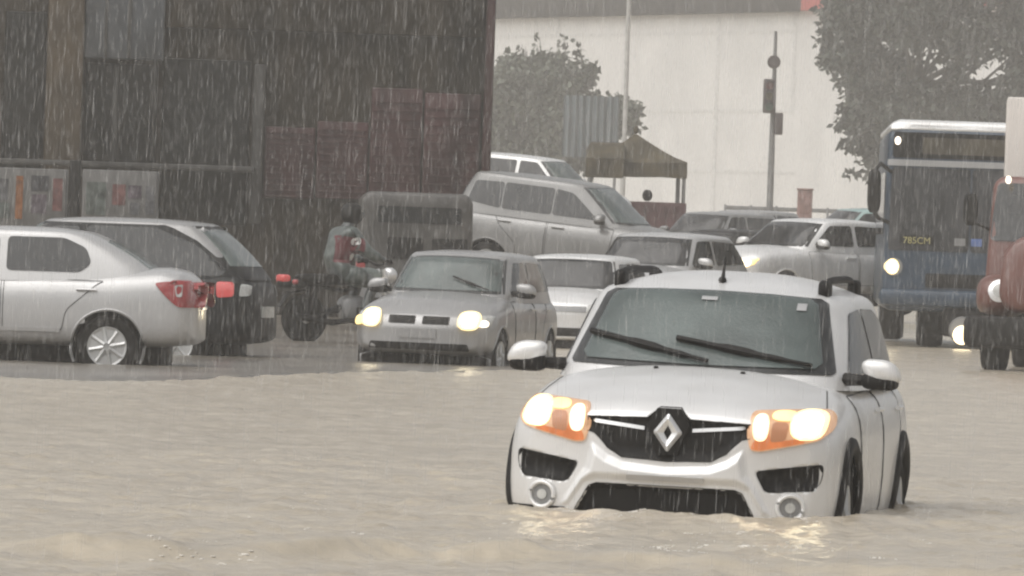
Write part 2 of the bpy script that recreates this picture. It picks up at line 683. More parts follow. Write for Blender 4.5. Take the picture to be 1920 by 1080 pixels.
def generic(L, HW, H, zh=.82, belt=.95, hood=.95, roof_f=1.55, roof_r=None, rear=None, deck=None, fy=.75, ry=None, wr=.29,
            zb=.30, bpil=None, wtop=None, paint='silver', **kw):
    """dimensions of an ordinary car; deck = height of a boot lid (saloon) or None (hatchback)"""
    ry = ry or fy + .62 * L
    roof_r = roof_r or (L - .35 if deck is None else L - 1.25)
    rear = rear or (L - .06 if deck is None else L - .45)
    dk = deck or belt
    prof = [(0, HW * .88, zb + .05, zh - .06, .03), (.12, HW * .96, zb + .02, zh, .04), (.4, HW, zb, zh + (belt - zh) * .35, .06),
            (hood, HW, zb, belt - .02, .06), (hood + .4, HW, zb, belt, .05), (L * .55, HW, zb, belt, .05), (L - .8, HW, zb, belt + (dk - belt) * .5, .05),
            (L - .3, HW * .97, zb + .02, dk, .04), (L - .06, HW * .93, zb + .05, dk - .03, .03), (L, HW * .88, zb + .08, dk - .08, .02)]
    wtop = wtop or HW * .76
    gh = dict(z0=belt - .06, z1=H - .05, yf0=hood - .05, yf1=roof_f, yr0=rear + .04, yr1=roof_r, w0=HW * .93, w1=wtop, n=5, crown=.05, rr=.05, rbulge=.3 if deck is None else .5)
    zt, z0 = H - .13, belt + .05

    def yf(z):
        t = (z - gh['z0']) / (gh['z1'] - gh['z0'])
        return gh['yf0'] + (gh['yf1'] - gh['yf0']) * t

    def yr(z):
        t = (z - gh['z0']) / (gh['z1'] - gh['z0'])
        return gh['yr0'] + (gh['yr1'] - gh['yr0']) * (t + gh['rbulge'] * t * (t - 1))
    b = bpil or hood + 1.2
    fA = [(yf(z0) + .30, z0), (yf(zt) + .24, zt), (b - .04, zt + .01), (b - .04, z0)]
    e0, e1 = yr(z0) - .32, yr(zt) - .26
    if deck is not None:
        e0, e1 = yr(z0) - .45, yr(zt) - .2
    fB = [(b + .04, z0), (b + .04, zt + .01), (e1, zt - .01), (e0, z0 + .03)]
    s = dict(L=L, W=HW, belt=belt, prof=prof, gh=gh, wr=wr, fy=fy, ry=ry, paint=paint,
             nose=lambda x, z: .22 * np.abs(x / HW) ** 3 + .12 * np.clip((z - zh + .2) / .2, 0, 1.5) ** 2 + .1 * np.clip((.4 - z) / .2, 0, 1) ** 2,
             tail=lambda x, z: .14 * np.abs(x / HW) ** 3 + .10 * np.clip((z - dk + .35) / .35, 0, 1.3) ** 2 + .1 * np.clip((.42 - z) / .2, 0, 1) ** 2,
             ws=rounded([(0, z0 - .0), (HW * .76, z0 + .0), (wtop * .86, zt + .02), (0, zt + .035)], .04)[3:-3] if False else [(0, z0), (HW * .76, z0 + .005), (wtop * .86, zt + .015), (wtop * .5, zt + .03), (0, zt + .035)],
             ws_out=[(0, z0 - .03), (HW * .81, z0 - .02), (wtop * .91, zt + .03), (wtop * .5, zt + .045), (0, zt + .05)],
             rw=[(0, z0 + .03), (HW * .70, z0 + .03), (wtop * .8, zt), (0, zt + .02)],
             side=[fA, fB],
             doors=[([(hood + .28, zb + .14), (hood + .22, belt - .05), (b, belt - .03), (b, zb + .14)], b - .16),
                    ([(b + .03, zb + .14), (b + .03, belt - .03), (ry - .05, belt - .04), (ry - .12, zb + .62), (ry - .42, zb + .36), (ry - .46, zb + .14)], ry - .22)],
             mir_y=hood + .42)
    s.update(kw)
    return s


def place(root, lp, px, py, D, yaw=0, roll=0, pitch=0):
    """put the local point lp (x, y from the nose, z) of a car where the photo shows it, at distance D"""
    e = Euler((math.radians(pitch), math.radians(roll), math.radians(yaw)), 'XYZ')
    root.rotation_euler = e
    p = Vector((lp[0], lp[1] - root['halflen'], lp[2]))
    root.location = W(px, py, D) - e.to_matrix() @ p
    del root['halflen']


# ---- the white crossover in front ---------------------------------------------
WHW = .875
grille = [(0, .605), (.235, .617), (.31, .66), (.385, .735), (.425, .745), (.425, .822), (.11, .832), (.055, .886), (0, .886)]
lowopen = [(0, .20), (.52, .20), (.468, .345), (.40, .465), (.36, .482), (0, .482)]
intake = rounded([(.455, .584), (.795, .636), (.792, .56), (.765, .492), (.515, .472)], .03)
lampp = rounded([(.425, .69), (.475, .683), (.6, .712), (.765, .752), (.818, .81), (.80, .875), (.765, .905), (.6, .897), (.42, .884), (.415, .78)], .03)
full = lambda p: p + mirror(p)[0:]
hs = dict(L=4.08, W=WHW, belt=1.02, hero=True, wiper_r=.017, paint='white', wr=.318, fy=.80, ry=3.39, spokes=5, arch=.375,
          flare=.07, flare_h=.03, flare_m='plastic', handle_m='chrome', mirror_m='white',
          prof=[(0, .775, .24, .83, .045), (.10, .83, .22, .865, .05), (.3, .862, .21, .895, .07), (.7, .875, .20, .955, .085), (1.02, .875, .20, 1.0, .09), (1.4, .87, .20, 1.02, .06),
                (2.2, .865, .2, 1.03, .05), (3.2, .87, .2, 1.05, .05), (3.8, .85, .22, 1.06, .05), (4.0, .81, .25, 1.03, .04), (4.08, .76, .28, .98, .03)],
          gh=dict(z0=1.0, z1=1.495, yf0=.98, yf1=1.71, yr0=4.02, yr1=3.72, w0=.815, w1=.668, n=4.6, crown=.125, rr=.07, rbulge=.3),
          nose=lambda x, z: .19 * np.abs(x / .86) ** 3 + .07 * np.clip((z - .74) / .16, 0, 1.6) ** 2 + .06 * np.clip((.38 - z) / .2, 0, 1) ** 2,
          tail=lambda x, z: .14 * np.abs(x / .86) ** 3 + .1 * np.clip((z - .7) / .35, 0, 1.3) ** 2,
          disp=[(full(grille), .035, .016), (full(lowopen), .06, .03), (intake, .05, .02), (mirror(intake), .05, .02),
                (full([(0, .49), (.36, .49), (.42, .47), (.50, .35), (.56, .35), (.47, .50), (.43, .56), (.40, .70), (.30, .63), (.22, .60), (0, .585)]), -.03, .05)],
          ws=[(0, 1.088), (.60, 1.098), (.63, 1.13), (.545, 1.435), (.50, 1.462), (.3, 1.474), (0, 1.479)],
          ws_out=[(0, 1.065), (.685, 1.075), (.70, 1.09), (.592, 1.445), (.55, 1.468), (.3, 1.480), (0, 1.485)],
          rw=[(0, 1.12), (.6, 1.12), (.52, 1.42), (0, 1.44)],
          side=[[(1.50, 1.085), (1.98, 1.40), (2.33, 1.425), (2.33, 1.085)], [(2.42, 1.085), (2.42, 1.425), (2.95, 1.42), (3.28, 1.36), (3.40, 1.16), (3.30, 1.1)]],
          doors=[([(1.28, .34), (1.24, .97), (2.36, .99), (2.36, .34)], 2.2), ([(2.39, .34), (2.39, .99), (3.30, .99), (3.22, .80), (2.98, .55), (2.95, .34)], 3.13)],
          mir_y=1.35, mir_x=.945, mir_w=.098,
          hl=lampp, hl_m='lamp_orange',
          bulbs=[('lamp_bowl', .700, .825, .084, .075, 'lamp_bowl', .004, 0), ('lamp_bulb', .697, .825, .062, .055, 'lamp_white', .009, 0), ('side_bulb', .474, .802, .020, .038, 'lamp_white', .009, 0), ('side_lamp', .474, .802, .040, .064, 'lamp_yellow', .006, 0), ('indicator', .582, .862, .060, .026, 'lamp_band', .004, 0)],
          front=[('grille', full(grille), 'plastic', .004), ('lower_grille', full(lowopen), 'plastic', .004), ('air_intake', intake, 'plastic', .004), ('air_intake', mirror(intake), 'plastic', .004)],
          flank=[('sill_cladding', [(1.22, .16), (1.22, .33), (2.98, .33), (2.98, .16)], 'plastic', .008)],
          wipers=[[(-.60 + .65 * t, 1.222 - .125 * t) for t in np.linspace(0, 1, 14)], [(-.14 + .72 * t, 1.208 - .105 * t) for t in np.linspace(0, 1, 14)]])
hero, hl_, hc_, OL = car('hatchback_car', hs, 'white crossover hatchback wading toward the camera with both headlights blazing, nearest car of all', 'car', None)
for sg in (1, -1):
    zin, zout = .771, .797
    p = [(.125, zin - .009), (.41, zout - .009), (.41, zout + .008), (.125, zin + .008)]
    p = p if sg > 0 else mirror(p)
    hl_.patch(p, 'y', 1, .018, .02, .03).build('grille_strip', 'chrome', hero, OL, 30)
    ln_ = [o for o in hero.children if o.name.startswith('headlight')][0 if sg > 0 else 1]
    rp_ = rounded([(.525, .735), (.60, .745), (.612, .81), (.60, .828), (.53, .828)], .02)
    hl_.patch(rp_ if sg > 0 else mirror(rp_), 'y', 1, .017, .01, .02).build('reflector', 'lamp_dim', ln_)
    ap_ = rounded([(.430, .695), (.475, .690), (.60, .718), (.70, .742), (.66, .758), (.53, .735), (.512, .80), (.44, .732)], .012)
    hl_.patch(ap_ if sg > 0 else mirror(ap_), 'y', 1, .0155, .01, .02).build('turn_lamp', 'amber_lens', ln_)
    # fog lamp: ring and lens
    c = (sg * .643, .402)
    pts = hl_.line(ell(c[0], c[1], .064, .064, 28), 'y', 1, .012)
    fo = MB().tube(pts, .012, 8, True).build('fog_lamp', 'white', hero, OL)
    hl_.patch(ell(c[0], c[1], .052, .052, 24), 'y', 1, .006, .02, .02).build('fog_lens', 'grey_paint', fo)
    hl_.patch(ell(c[0], c[1], .026, .026, 16), 'y', 1, .012, .02, .02).build('fog_bulb', 'clear_lens', fo)
    p = [(.50, .24), (.86, .24), (.86, .345), (.52, .345)]
    p = p if sg > 0 else mirror(p)
    hl_.patch(p, 'y', 1, .006, .02, .05).build('bumper_cladding', 'plastic', hero, OL, 60)
# number plate holder, washer jets, bonnet seam
hl_.patch([(-.20, .512), (.20, .512), (.20, .535), (-.20, .535)], 'y', 1, .012, .02, .03).build('number_plate_bracket', 'silver_white', hero, OL)
for x in (-.2, .26):
    h, n, d = hl_.hit((x, .93), 'z', 1)
    MB().blob((x, .93, h.z + .004), (.014, .02, .008), 6).build('washer_jet', 'plastic', hero, OL)
for sg in (1, -1):
    ps = hl_.line([(sg * (.70 + .09 * t), 1.0 - .72 * t) for t in np.linspace(0, 1, 16)], 'z', 1, .0)
    MB().tube(ps, .0045, 4).build('bonnet_seam', 'seam', hero, OL)
# badge: a hollow upright lozenge with a raised ridge
yb = hl_.hit((0, .70), 'y', 1)[0].y - .045
em = MB()
oo = [(0, .104), (.078, 0), (0, -.104), (-.078, 0)]
rows = []
for k, yy in ((1.0, .03), (.98, .008), (.72, -.012), (.38, .006), (.36, .03)):
    kx = k if k > .5 else k * .72
    ring = []
    for i in range(4):
        a, b = np.array(oo[i]), np.array(oo[(i + 1) % 4])
        for t in (.06, .5, .94):
            q = a + (b - a) * t
            ring.append((q[0] * kx, yb + yy, .757 + q[1] * k))
    rows.append(ring)
em.rings(rows)
em.build('badge', 'chrome', hero, OL, 20)
# a black bezel round the badge
bz = MB()
hx = [(-.112, .80), (-.06, .882), (.06, .882), (.112, .80), (.05, .64), (-.05, .64)]
bz.prism(hx, yb + .02, yb + .06)
bz.build('badge_bezel', 'plastic', hero, OL)
# roof rails, antenna, sticker
for sg in (1, -1):
    pts = []
    for t in np.linspace(0, 1, 22):
        y = 1.95 + 1.5 * t
        h, n, d = hc_.hit((sg * (.555 - .02 * t), y), 'z', 1)
        lift = .058 * min(1, math.sin(PI * t) * 5)
        pts.append((sg * (.555 - .02 * t), y, h.z + lift))
    MB().tube(pts, .02, 8).build('roof_rail', 'plastic', hero, OL)
    for t in (0.03, .97):
        y = 1.95 + 1.5 * t
        h, n, d = hc_.hit((sg * .55, y), 'z', 1)
        MB().blob((sg * .55, y, h.z + .022), (.034, .10, .055), 10, .6).build('rail_foot', 'plastic', hero, OL)
h, n, d = hc_.hit((0, 1.95), 'z', 1)
MB().blob((0, 1.95, h.z + .01), (.022, .045, .02), 8).tube([(0, 1.95, h.z), (0, 1.99, h.z + .06), (0, 2.03, h.z + .13)], [.014, .008, .003], 6).build('antenna', 'plastic', hero, OL)
for (x, z, wx, wz) in ((-.02, 1.432, .042, .009), (.47, 1.41, .024, .018)):
    hc_.patch([(x - wx, z - wz), (x + wx, z - wz), (x + wx, z + wz), (x - wx, z + wz)], 'y', 1, .020, .005, .02).build('sticker', 'silver_white', hero, OL)
MB().blob((-.0, 1.62, 1.375), (.10, .02, .03), 8, .7).build('rear_view_mirror', 'grey_paint', hero, OL)
place(hero, (0, 0, .76), 1252, 810, 50, -8.3, 1.1)

# ---- the other cars ----------------------------------------------------------
lamps_on = [('lamp_bulb', .54, .665, .10, .075, 'lamp_white', .008, 0)]

# pale silver saloon on the left, seen from the side
s = generic(4.28, .85, 1.48, zh=.85, belt=.99, hood=1.05, roof_f=1.85, roof_r=3.15, rear=3.92, deck=1.07, fy=.82, ry=3.42, wr=.31, bpil=2.35, paint='silver_white', spokes=8,
            tl_side=[(3.86, .95), (4.0, .965), (4.34, .97), (4.33, .72), (4.10, .72), (3.98, .82)], tl_side2=[(4.06, .93), (4.13, .94), (4.13, .82), (4.08, .82)], rwm='wscreen',
            tl=[(.45, .84), (.80, .82), (.78, .98), (.5, .98)])
s['side'] = [s['side'][0], [(2.39, 1.03), (2.39, 1.365), (2.95, 1.365), (3.17, 1.27), (3.23, 1.12), (3.12, 1.03)]]
s['rw'] = [(0, 1.08), (.45, 1.08), (.40, 1.33), (0, 1.35)]
s['flank'] = [('side_moulding', [(1.3, .44), (1.3, .48), (2.95, .48), (2.95, .44)], 'silver_white', .016)]
s['rear'] = [('number_plate', [(-.25, .70), (.25, .70), (.25, .81), (-.25, .81)], 'clear_lens', .014), ('boot_trim', [(-.4, .86), (.4, .86), (.4, .90), (-.4, .90)], 'chrome', .014)]
c1, _, _, _ = car('saloon_car', s, 'pale silver saloon cut off by the left edge, its spoked rear wheel showing')
place(c1, (.75, 3.42, .31), 202, 650, 95.5, -94, 0)

# black hatchback behind it
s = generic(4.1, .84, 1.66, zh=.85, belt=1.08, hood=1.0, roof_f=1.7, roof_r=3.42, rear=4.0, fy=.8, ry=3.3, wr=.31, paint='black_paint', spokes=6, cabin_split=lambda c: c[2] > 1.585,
            tl_side=[(3.74, .82), (3.72, .99), (3.9, .99), (3.92, .84)], tl_side2=[(3.96, .84), (3.96, .97), (4.03, .96), (4.04, .85)], tl_m='red_lens_lit', rwm='wscreen')
s['side'] = [s['side'][0], [(2.24, 1.05), (2.24, 1.55), (3.0, 1.55), (3.45, 1.38), (3.80, 1.12), (3.75, 1.05)]]
s['rear'] = [('number_plate', [(-.25, .62), (.25, .62), (.25, .74), (-.25, .74)], 'clear_lens', .014)]
c2_spec = s
c2, _, cb, o2 = car('hatchback_car', s, 'tall black hatchback, painted sky sheen on its roof, red tail light, behind the silver saloon')
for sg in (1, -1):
    cb.patch(rounded([(3.05, 1.59), (3.18, 1.555), (3.46, 1.42), (3.68, 1.25), (3.74, 1.25), (3.64, 1.40), (3.46, 1.59)], .04), 'x', sg, .005, .02, .04).build('pillar_sheen', 'silver', c2, o2, 60)  # pale strip paints the sky reflected in the black pillar
place(c2, (.8, 3.85, .93), 426, 540, 104, -103, 0)

# silver hatchback with lamps on
lp = rounded([(.40, .60), (.72, .62), (.74, .74), (.42, .735)], .03)
s = generic(3.75, .765, 1.44, zh=.77, belt=.94, hood=1.08, roof_f=1.72, roof_r=3.3, rear=3.7, fy=.74, ry=3.1, wr=.29, paint='silver', wsm='wscreen',
            hl=lp, hl_m='clear_lens', bulbs=[('lamp_bowl', .525, .668, .11, .09, 'lamp_bowl', .025, 0), ('lamp_bulb', .525, .668, .075, .062, 'lamp_white', .032, 0), ('indicator', .67, .635, .055, .045, 'lamp_band', .02, -1), ('indicator', .66, .645, .04, .03, 'lamp_small', .02, 1)])
s['front'] = [('grille', rounded([(-.33, .63), (-.04, .63), (-.04, .71), (-.33, .71)], .01), 'plastic', .01), ('grille', rounded([(.04, .63), (.33, .63), (.33, .71), (.04, .71)], .01), 'plastic', .01),
              ('number_plate', [(-.2, .48), (.2, .48), (.2, .58), (-.2, .58)], 'silver', .012),
              ('air_intake', rounded([(-.55, .36), (.55, .36), (.53, .43), (-.53, .43)], .02), 'plastic', .008)]
s['wipers'] = [[(.05 + .42 * t, 1.12 - .13 * t) for t in np.linspace(0, 1, 8)]]
c4, _, _, _ = car('hatchback_car', s, 'silver hatchback with two round glowing headlights left of the white crossover')
place(c4, (0, 0, .67), 784, 600, 103.5, -13, .5)

# white small car behind it
s = generic(3.7, .78, 1.45, zh=.86, belt=.97, hood=.9, roof_f=1.3, roof_r=3.2, rear=3.65, fy=.7, ry=3.0, wr=.28, paint='white', wsm='wscreen_dark',
            hl=rounded([(.45, .70), (.70, .70), (.72, .80), (.45, .79)], .02), hl_m='clear_lens')
s['front'] = [('grille', rounded([(-.44, .70), (.44, .70), (.44, .77), (-.44, .77)], .01), 'grey_paint', .01), ('air_intake', rounded([(-.6, .25), (.6, .25), (.6, .50), (-.6, .50)], .03), 'plastic', .008)]
c5, _, _, _ = car('hatchback_car', s, 'boxy white hatchback with wide dark windscreen right behind the silver headlit car')
place(c5, (0, .02, .74), 1034, 578, 123, -11)

# silver car behind the hero roof
s = generic(4.0, .83, 1.47, zh=.86, belt=.96, hood=1.0, roof_f=1.6, roof_r=3.3, rear=3.9, fy=.78, ry=3.2, wr=.29, paint='silver_white', wsm='wscreen_dark',
            hl=rounded([(.45, .68), (.74, .70), (.76, .80), (.45, .79)], .02), hl_m='clear_lens')
s['front'] = [('grille', rounded([(-.4, .66), (.4, .66), (.4, .74), (-.4, .74)], .01), 'plastic', .01)]
c6, _, _, _ = car('hatchback_car', s, 'pale silver car half hidden behind the roof of the white crossover')
place(c6, (.62, 1.6, 1.41), 1300, 444, 138, -22)

# silver people carrier nosing downhill
s = generic(3.75, .84, 1.68, zh=.95, belt=1.08, hood=.85, roof_f=1.6, roof_r=3.45, rear=3.7, fy=.8, ry=3.0, wr=.31, paint='dull_silver', bpil=2.1, swm='glass')
zt, z0 = 1.52, 1.13
s['side'] = [[(1.35, z0), (1.80, zt - .04), (2.07, zt), (2.07, z0)], [(2.09, z0), (2.09, zt), (2.87, zt), (2.87, z0)], [(2.89, z0), (2.89, zt), (3.36, zt - .02), (3.44, z0 + .06)]]
c7, _, _, _ = car('people_carrier', s, 'tall silver people carrier nosing down the side street behind the parked cars', 'people carrier')
place(c7, (-.72, 2.3, 1.52), 1015, 350, 143, 70, 0, 5)

# pale car behind it
s = generic(3.9, .84, 1.5, paint='white', hood=1.0, roof_f=1.65, roof_r=3.4, rear=4.1, wr=.3, fy=.8, ry=3.4)
c8, _, _, _ = car('hatchback_car', s, 'white car whose roof and dark windows rise behind the silver people carrier')
place(c8, (0, 2.2, 1.5), 1000, 291, 205, 64, 0, 4)
c8.location.z += 0

# white saloon with one lamp on the right
s = generic(4.3, .85, 1.47, zh=.88, belt=.98, hood=1.1, roof_f=1.75, roof_r=3.1, rear=3.9, deck=1.02, fy=.82, ry=3.4, wr=.3, bpil=2.35, paint='white', wsm='wscreen_dark',
            hl=rounded([(.45, .66), (.76, .70), (.78, .80), (.47, .76)], .02), hl_m='lamp_band', bulbs=[('lamp_bulb', .62, .725, .11, .06, 'lamp_warm', .01, 0)])
s['front'] = [('grille', rounded([(-.42, .64), (.42, .64), (.42, .76), (-.42, .76)], .02), 'grey_paint', .01), ('air_intake', rounded([(-.5, .3), (.5, .3), (.5, .46), (-.5, .46)], .02), 'plastic', .01)]
c9, _, _, _ = car('saloon_car', s, 'white saloon with a warm lit headlight stopped beside the blue bus')
place(c9, (.66, 1.75, 1.42), 1545, 414, 150, -48)

# far cars in the jam
far = [('dark grey car far off in the jam between the red stall and the white saloon', 'grey_paint', 1335, 395, 205, -35, 3.9, 1.46),
       ('pale silver car far off in the jam, just right of the dark grey one', 'silver', 1395, 392, 215, -28, 3.9, 1.48),
       ('blue-green car whose roof shows above the white saloon next to the bus', 'teal_paint', 1612, 388, 185, -70, 4.0, 1.52),
       ('black car low in the jam behind the pale silver roof', 'black_paint', 1352, 428, 178, -40, 3.9, 1.44)]
for lb, pm, px, py, D, yw, LL, HH in far:
    s = generic(LL, .83, HH, paint=pm, hood=1.0, roof_f=1.6, wsm='wscreen_dark')
    c, _, _, _ = car('hatchback_car', s, lb)
    place(c, (0, 1.9, HH), px, py, D, yw)

# ------------------------------------------------------------------ old van seen from behind
def box_loft(y0, y1, hw, z0, z1, r=.12, rake=0.0, taper=.04, n=10):
    """rounded box body, front at y0"""
    rings = []
    for y, k in ((y0, .06), (y0 + .03, .02), (y0 + .12, 0), (y1 - .12, 0), (y1 - .03, .02), (y1, .06)):
        ring = []
        for cx, cz, a0 in ((1, 1, 0), (-1, 1, 90), (-1, -1, 180), (1, -1, 270)):
            for j in range(n):
                a = math.radians(a0 + 90 * j / (n - 1))
                w = hw - k
                zz = (z1 - k - r if cz > 0 else z0 + k + r) + r * math.sin(a)
                x = cx * (w - r) + r * math.cos(a)
                t = (zz - z0) / (z1 - z0)
                x *= 1 - taper * t ** 3
                yy = y + (rake * t ** 1.5 if y < (y0 + y1) / 2 else 0)
                ring.append((x, yy, zz + .05 * (1 - (x / hw) ** 2) * max(0, cz) * t))
        rings.append(ring)
    # finer caps
    first, last = np.array(rings[0]), np.array(rings[-1])
    def cap(R, rev):
        c = R.mean(0)
        out = []
        for q in (.8, .5, .2, .01):
            P = c + (R - c) * q
            t = (P[:, 2] - z0) / (z1 - z0)
            P[:, 1] = (y0 + rake * np.clip(t, 0, 1) ** 1.5) if rev else R[0, 1]
            out.append([tuple(p) for p in P])
        return out[::-1] if rev else out
    rings = cap(first, True) + rings + cap(last, False)
    return MB().rings(rings, cap=True)


van = empty('delivery_van')
tag(van, 'old boxy pale van with dark back windows half hidden behind the silver headlit car', 'van')
mb = box_loft(0, 4.2, .80, .3, 1.86, .14)
sv = Surf(*mb.arr())
M['van_paint'] = mat('shaded_van_paint', (.075, .071, .066), .5, 0, .4, .1, .2, 2)  # colour darkened to stand in for the shade over the van
mb.build('body', 'van_paint', van, (0, 0, 0), 50)
sv.patch(rounded([(-.55, 1.45), (.62, 1.45), (.62, 1.68), (-.55, 1.68)], .04), 'y', 1, .01, .02, .1).build('rear_window', 'glass', van)
for x0, x1 in ((-.40, .10), (.22, .72)):
    sv.patch(rounded([(x0, .95), (x1, .95), (x1, 1.25), (x0, 1.25)], .04), 'y', 1, .01, .02, .1).build('rear_vent', 'plastic', van)
for x in (-.76, .76):
    sv.patch(rounded([(x - .06, .72), (x + .06, .72), (x + .06, .9), (x - .06, .9)], .02), 'y', 1, .012, .02, .05).build('tail_light', 'red_lens', van)
sv.patch(rounded([(-.8, .40), (.8, .40), (.8, .55), (-.8, .55)], .03), 'y', 1, .03, .05, .1).build('bumper', 'grey_paint', van)
for sg in (1, -1):
    for yy in (.8, 3.3):
        wheel(van, sg * .74, yy, .3, .3, sg, 0, 6)
van.location = W(778, 520, 135) - Vector((0, 0, .70))
van.rotation_euler = (0, 0, math.radians(1.5))

# ------------------------------------------------------------------ motorcycle and rider in rain gear
M['raincoat'] = mat('grey_green_raincoat', (.09, .108, .10), .4, 0, .5, .15, .25, 6, .25, 12)
M['trousers'] = mat('rain_trousers', (.08, .09, .09), .4, 0, .5, .2, .2, 6, .25, 12)
M['skin'] = mat('skin', (.35, .22, .16), .5)
M['red_patch'] = mat('red_cloth', (.13, .03, .036), .6)
M['reflector'] = mat('white_reflector', (.8, .78, .76), .3)
DM = 121.0
mr = math.radians(28)
mp = W(652, 640, DM)
mloc = (mp.x, DM, -.02)
moto = empty('motorcycle', mloc, (0, 0, mr))
tag(moto, 'motorcycle with a red tail light carrying a rider in rain gear', 'motorcycle')


def mwheel(x):
    t = MB().lathe([(-.05, .22), (-.06, .26), (-.03, .305), (.03, .305), (.06, .26), (.05, .22)], 'y', 32, (0, 0, 0))
    o = t.build('wheel', 'rubber', moto, (x, 0, .305))
    m = MB()
    for k in range(5):
        a = 2 * PI * k / 5
        m.tube([(0, 0, 0), (.22 * math.cos(a), 0, .22 * math.sin(a))], [.03, .02], 6)
    m.lathe([(-.04, .205), (-.04, .225), (.04, .225), (.04, .205)], 'y', 32).lathe([(-.06, .001), (-.06, .06), (.06, .06), (.06, .001)], 'y', 16)
    m.build('rim', 'alloy', o)


mwheel(-.62)
mwheel(.68)
MB().tube([(-.62, .09, .305), (-.2, .1, .42), (-.1, 0, .5), (.1, 0, .35), (.3, 0, .5), (.42, 0, .82)], .03, 8).tube([(-.62, -.09, .305), (-.2, -.1, .42), (-.1, 0, .5)], .03, 8).tube([(-.75, 0, .78), (-.1, 0, .66), (.42, 0, .84)], .03, 8).tube([(-.62, .1, .32), (-.5, .1, .72)], .035, 8).tube([(-.62, -.1, .32), (-.5, -.1, .72)], .035, 8).build('frame', 'plastic', moto)
MB().blob((.05, 0, .45), (.2, .14, .17), 10, .7).build('engine', 'grey_paint', moto)
MB().blob((.17, 0, .84), (.27, .13, .13), 12, .8).build('fuel_tank', 'green_grey', moto)
MB().blob((-.38, 0, .80), (.38, .14, .07), 12, .6).build('seat', 'rubber', moto)
MB().blob((-.80, 0, .74), (.20, .10, .06), 10, .6).tube([(-.62, 0, .66), (-.85, 0, .62), (-.98, 0, .45)], [.08, .07, .05], 8, flat=.3).build('rear_mudguard', 'plastic', moto)
MB().blob((-.93, 0, .80), (.07, .11, .05), 10, .6).build('tail_light', 'red_lens_lit', moto)
for sg in (1, -1):
    MB().tube([(-.84, sg * .08, .76), (-.86, sg * .2, .76)], .012, 6).blob((-.87, sg * .22, .76), (.04, .045, .035), 8).build('indicator', 'red_lens', moto)
    MB().tube([(.42, sg * .07, .95), (.5, sg * .09, .7), (.68, sg * .09, .305)], .028, 8).build('fork', 'chrome', moto)
    MB().tube([(.34, sg * .33, 1.04), (.33, sg * .36, 1.18), (.33, sg * .40, 1.26)], .008, 6).blob((.33, sg * .43, 1.29), (.015, .06, .035), 8).build('mirror', 'plastic', moto)
MB().tube([(.28, .36, 1.03), (.38, .26, 1.05), (.42, .1, 1.0), (.42, -.1, 1.0), (.38, -.26, 1.05), (.28, -.36, 1.03)], .016, 8).build('handlebar', 'plastic', moto)
MB().blob((.55, 0, .88), (.10, .10, .10), 10).build('headlight', 'chrome', moto)
MB().blob((.36, -.20, .80), (.03, .03, .055), 8).build('chrome_glint', 'lamp_small', moto)  # emission paints a bright glint on the chrome, no lamp here
MB().tube([(.1, -.13, .32), (-.3, -.15, .27), (-.85, -.17, .34)], [.025, .04, .045], 10).build('exhaust', 'plastic', moto)

rider = empty('person', mloc, (0, 0, mr))
tag(rider, 'person in grey-green rain gear with a red patch riding the motorcycle, dark helmet', 'person')


def skinned(name, V, E_, Rr, m, parent, root=0):
    me_ = bpy.data.meshes.new(name)
    me_.from_pydata(V, E_, [])
    o = bpy.data.objects.new(name, me_)
    COL.objects.link(o)
    o.modifiers.new('skin', 'SKIN')
    sk = me_.skin_vertices[0].data if me_.skin_vertices else None
    if sk is None:
        bpy.context.view_layer.objects.active = o
        me_.attributes.new('skin', 'FLOAT', 'POINT')
        sk = me_.skin_vertices[0].data
    for i, r_ in enumerate(Rr):
        sk[i].radius = (r_, r_) if not isinstance(r_, tuple) else r_
        sk[i].use_root = (i == root)
    su = o.modifiers.new('sub', 'SUBSURF')
    su.levels = su.render_levels = 2
    bpy.context.view_layer.update()
    nm = bpy.data.meshes.new_from_object(o.evaluated_get(bpy.context.evaluated_depsgraph_get()))
    bpy.data.objects.remove(o)
    nm.polygons.foreach_set('use_smooth', [True] * len(nm.polygons))
    nm.materials.clear()
    nm.materials.append(M[m])
    q = bpy.data.objects.new(name, nm)
    COL.objects.link(q)
    q.parent = parent
    return q


J = [(-.22, 0, .88), (-.19, 0, 1.05), (-.13, 0, 1.25), (-.09, 0, 1.38), (-.05, 0, 1.47), (0, 0, 1.58)]
Ed = [(0, 1), (1, 2), (2, 3), (3, 4), (4, 5)]
Rd = [.15, .135, .16, .13, .06, .10]
for sg in (1, -1):
    n0 = len(J)
    J += [(-.08, sg * .19, 1.37), (.08, sg * .31, 1.16), (.29, sg * .33, 1.07), (.36, sg * .33, 1.055)]
    Rd += [.075, .055, .04, .035]
    Ed += [(3, n0), (n0, n0 + 1), (n0 + 1, n0 + 2), (n0 + 2, n0 + 3)]
    n1 = len(J)
    J += [(-.16, sg * .11, .87), (.24, sg * .21, .80), (.10, sg * .21, .42), (.06, sg * .21, .33), (.22, sg * .22, .30)]
    Rd += [.11, .08, .055, .05, .04]
    Ed += [(0, n1), (n1, n1 + 1), (n1 + 1, n1 + 2), (n1 + 2, n1 + 3), (n1 + 3, n1 + 4)]
body = skinned('body', J, Ed, Rd, 'trousers', rider)
JC = [J[0], J[1], J[2], J[3], (-.06, 0, 1.45)]
RC = [.20, .185, .20, .16, .09]
EC = [(0, 1), (1, 2), (2, 3), (3, 4)]
for sg in (1, -1):
    n0 = len(JC)
    JC += [(-.08, sg * .20, 1.37), (.08, sg * .32, 1.15), (.26, sg * .335, 1.075)]
    RC += [.105, .08, .062]
    EC += [(3, n0), (n0, n0 + 1), (n0 + 1, n0 + 2)]
    n0 = len(JC)
    JC += [(-.10, sg * .14, .88), (.14, sg * .21, .84)]
    RC += [.13, .11]
    EC += [(0, n0), (n0, n0 + 1)]
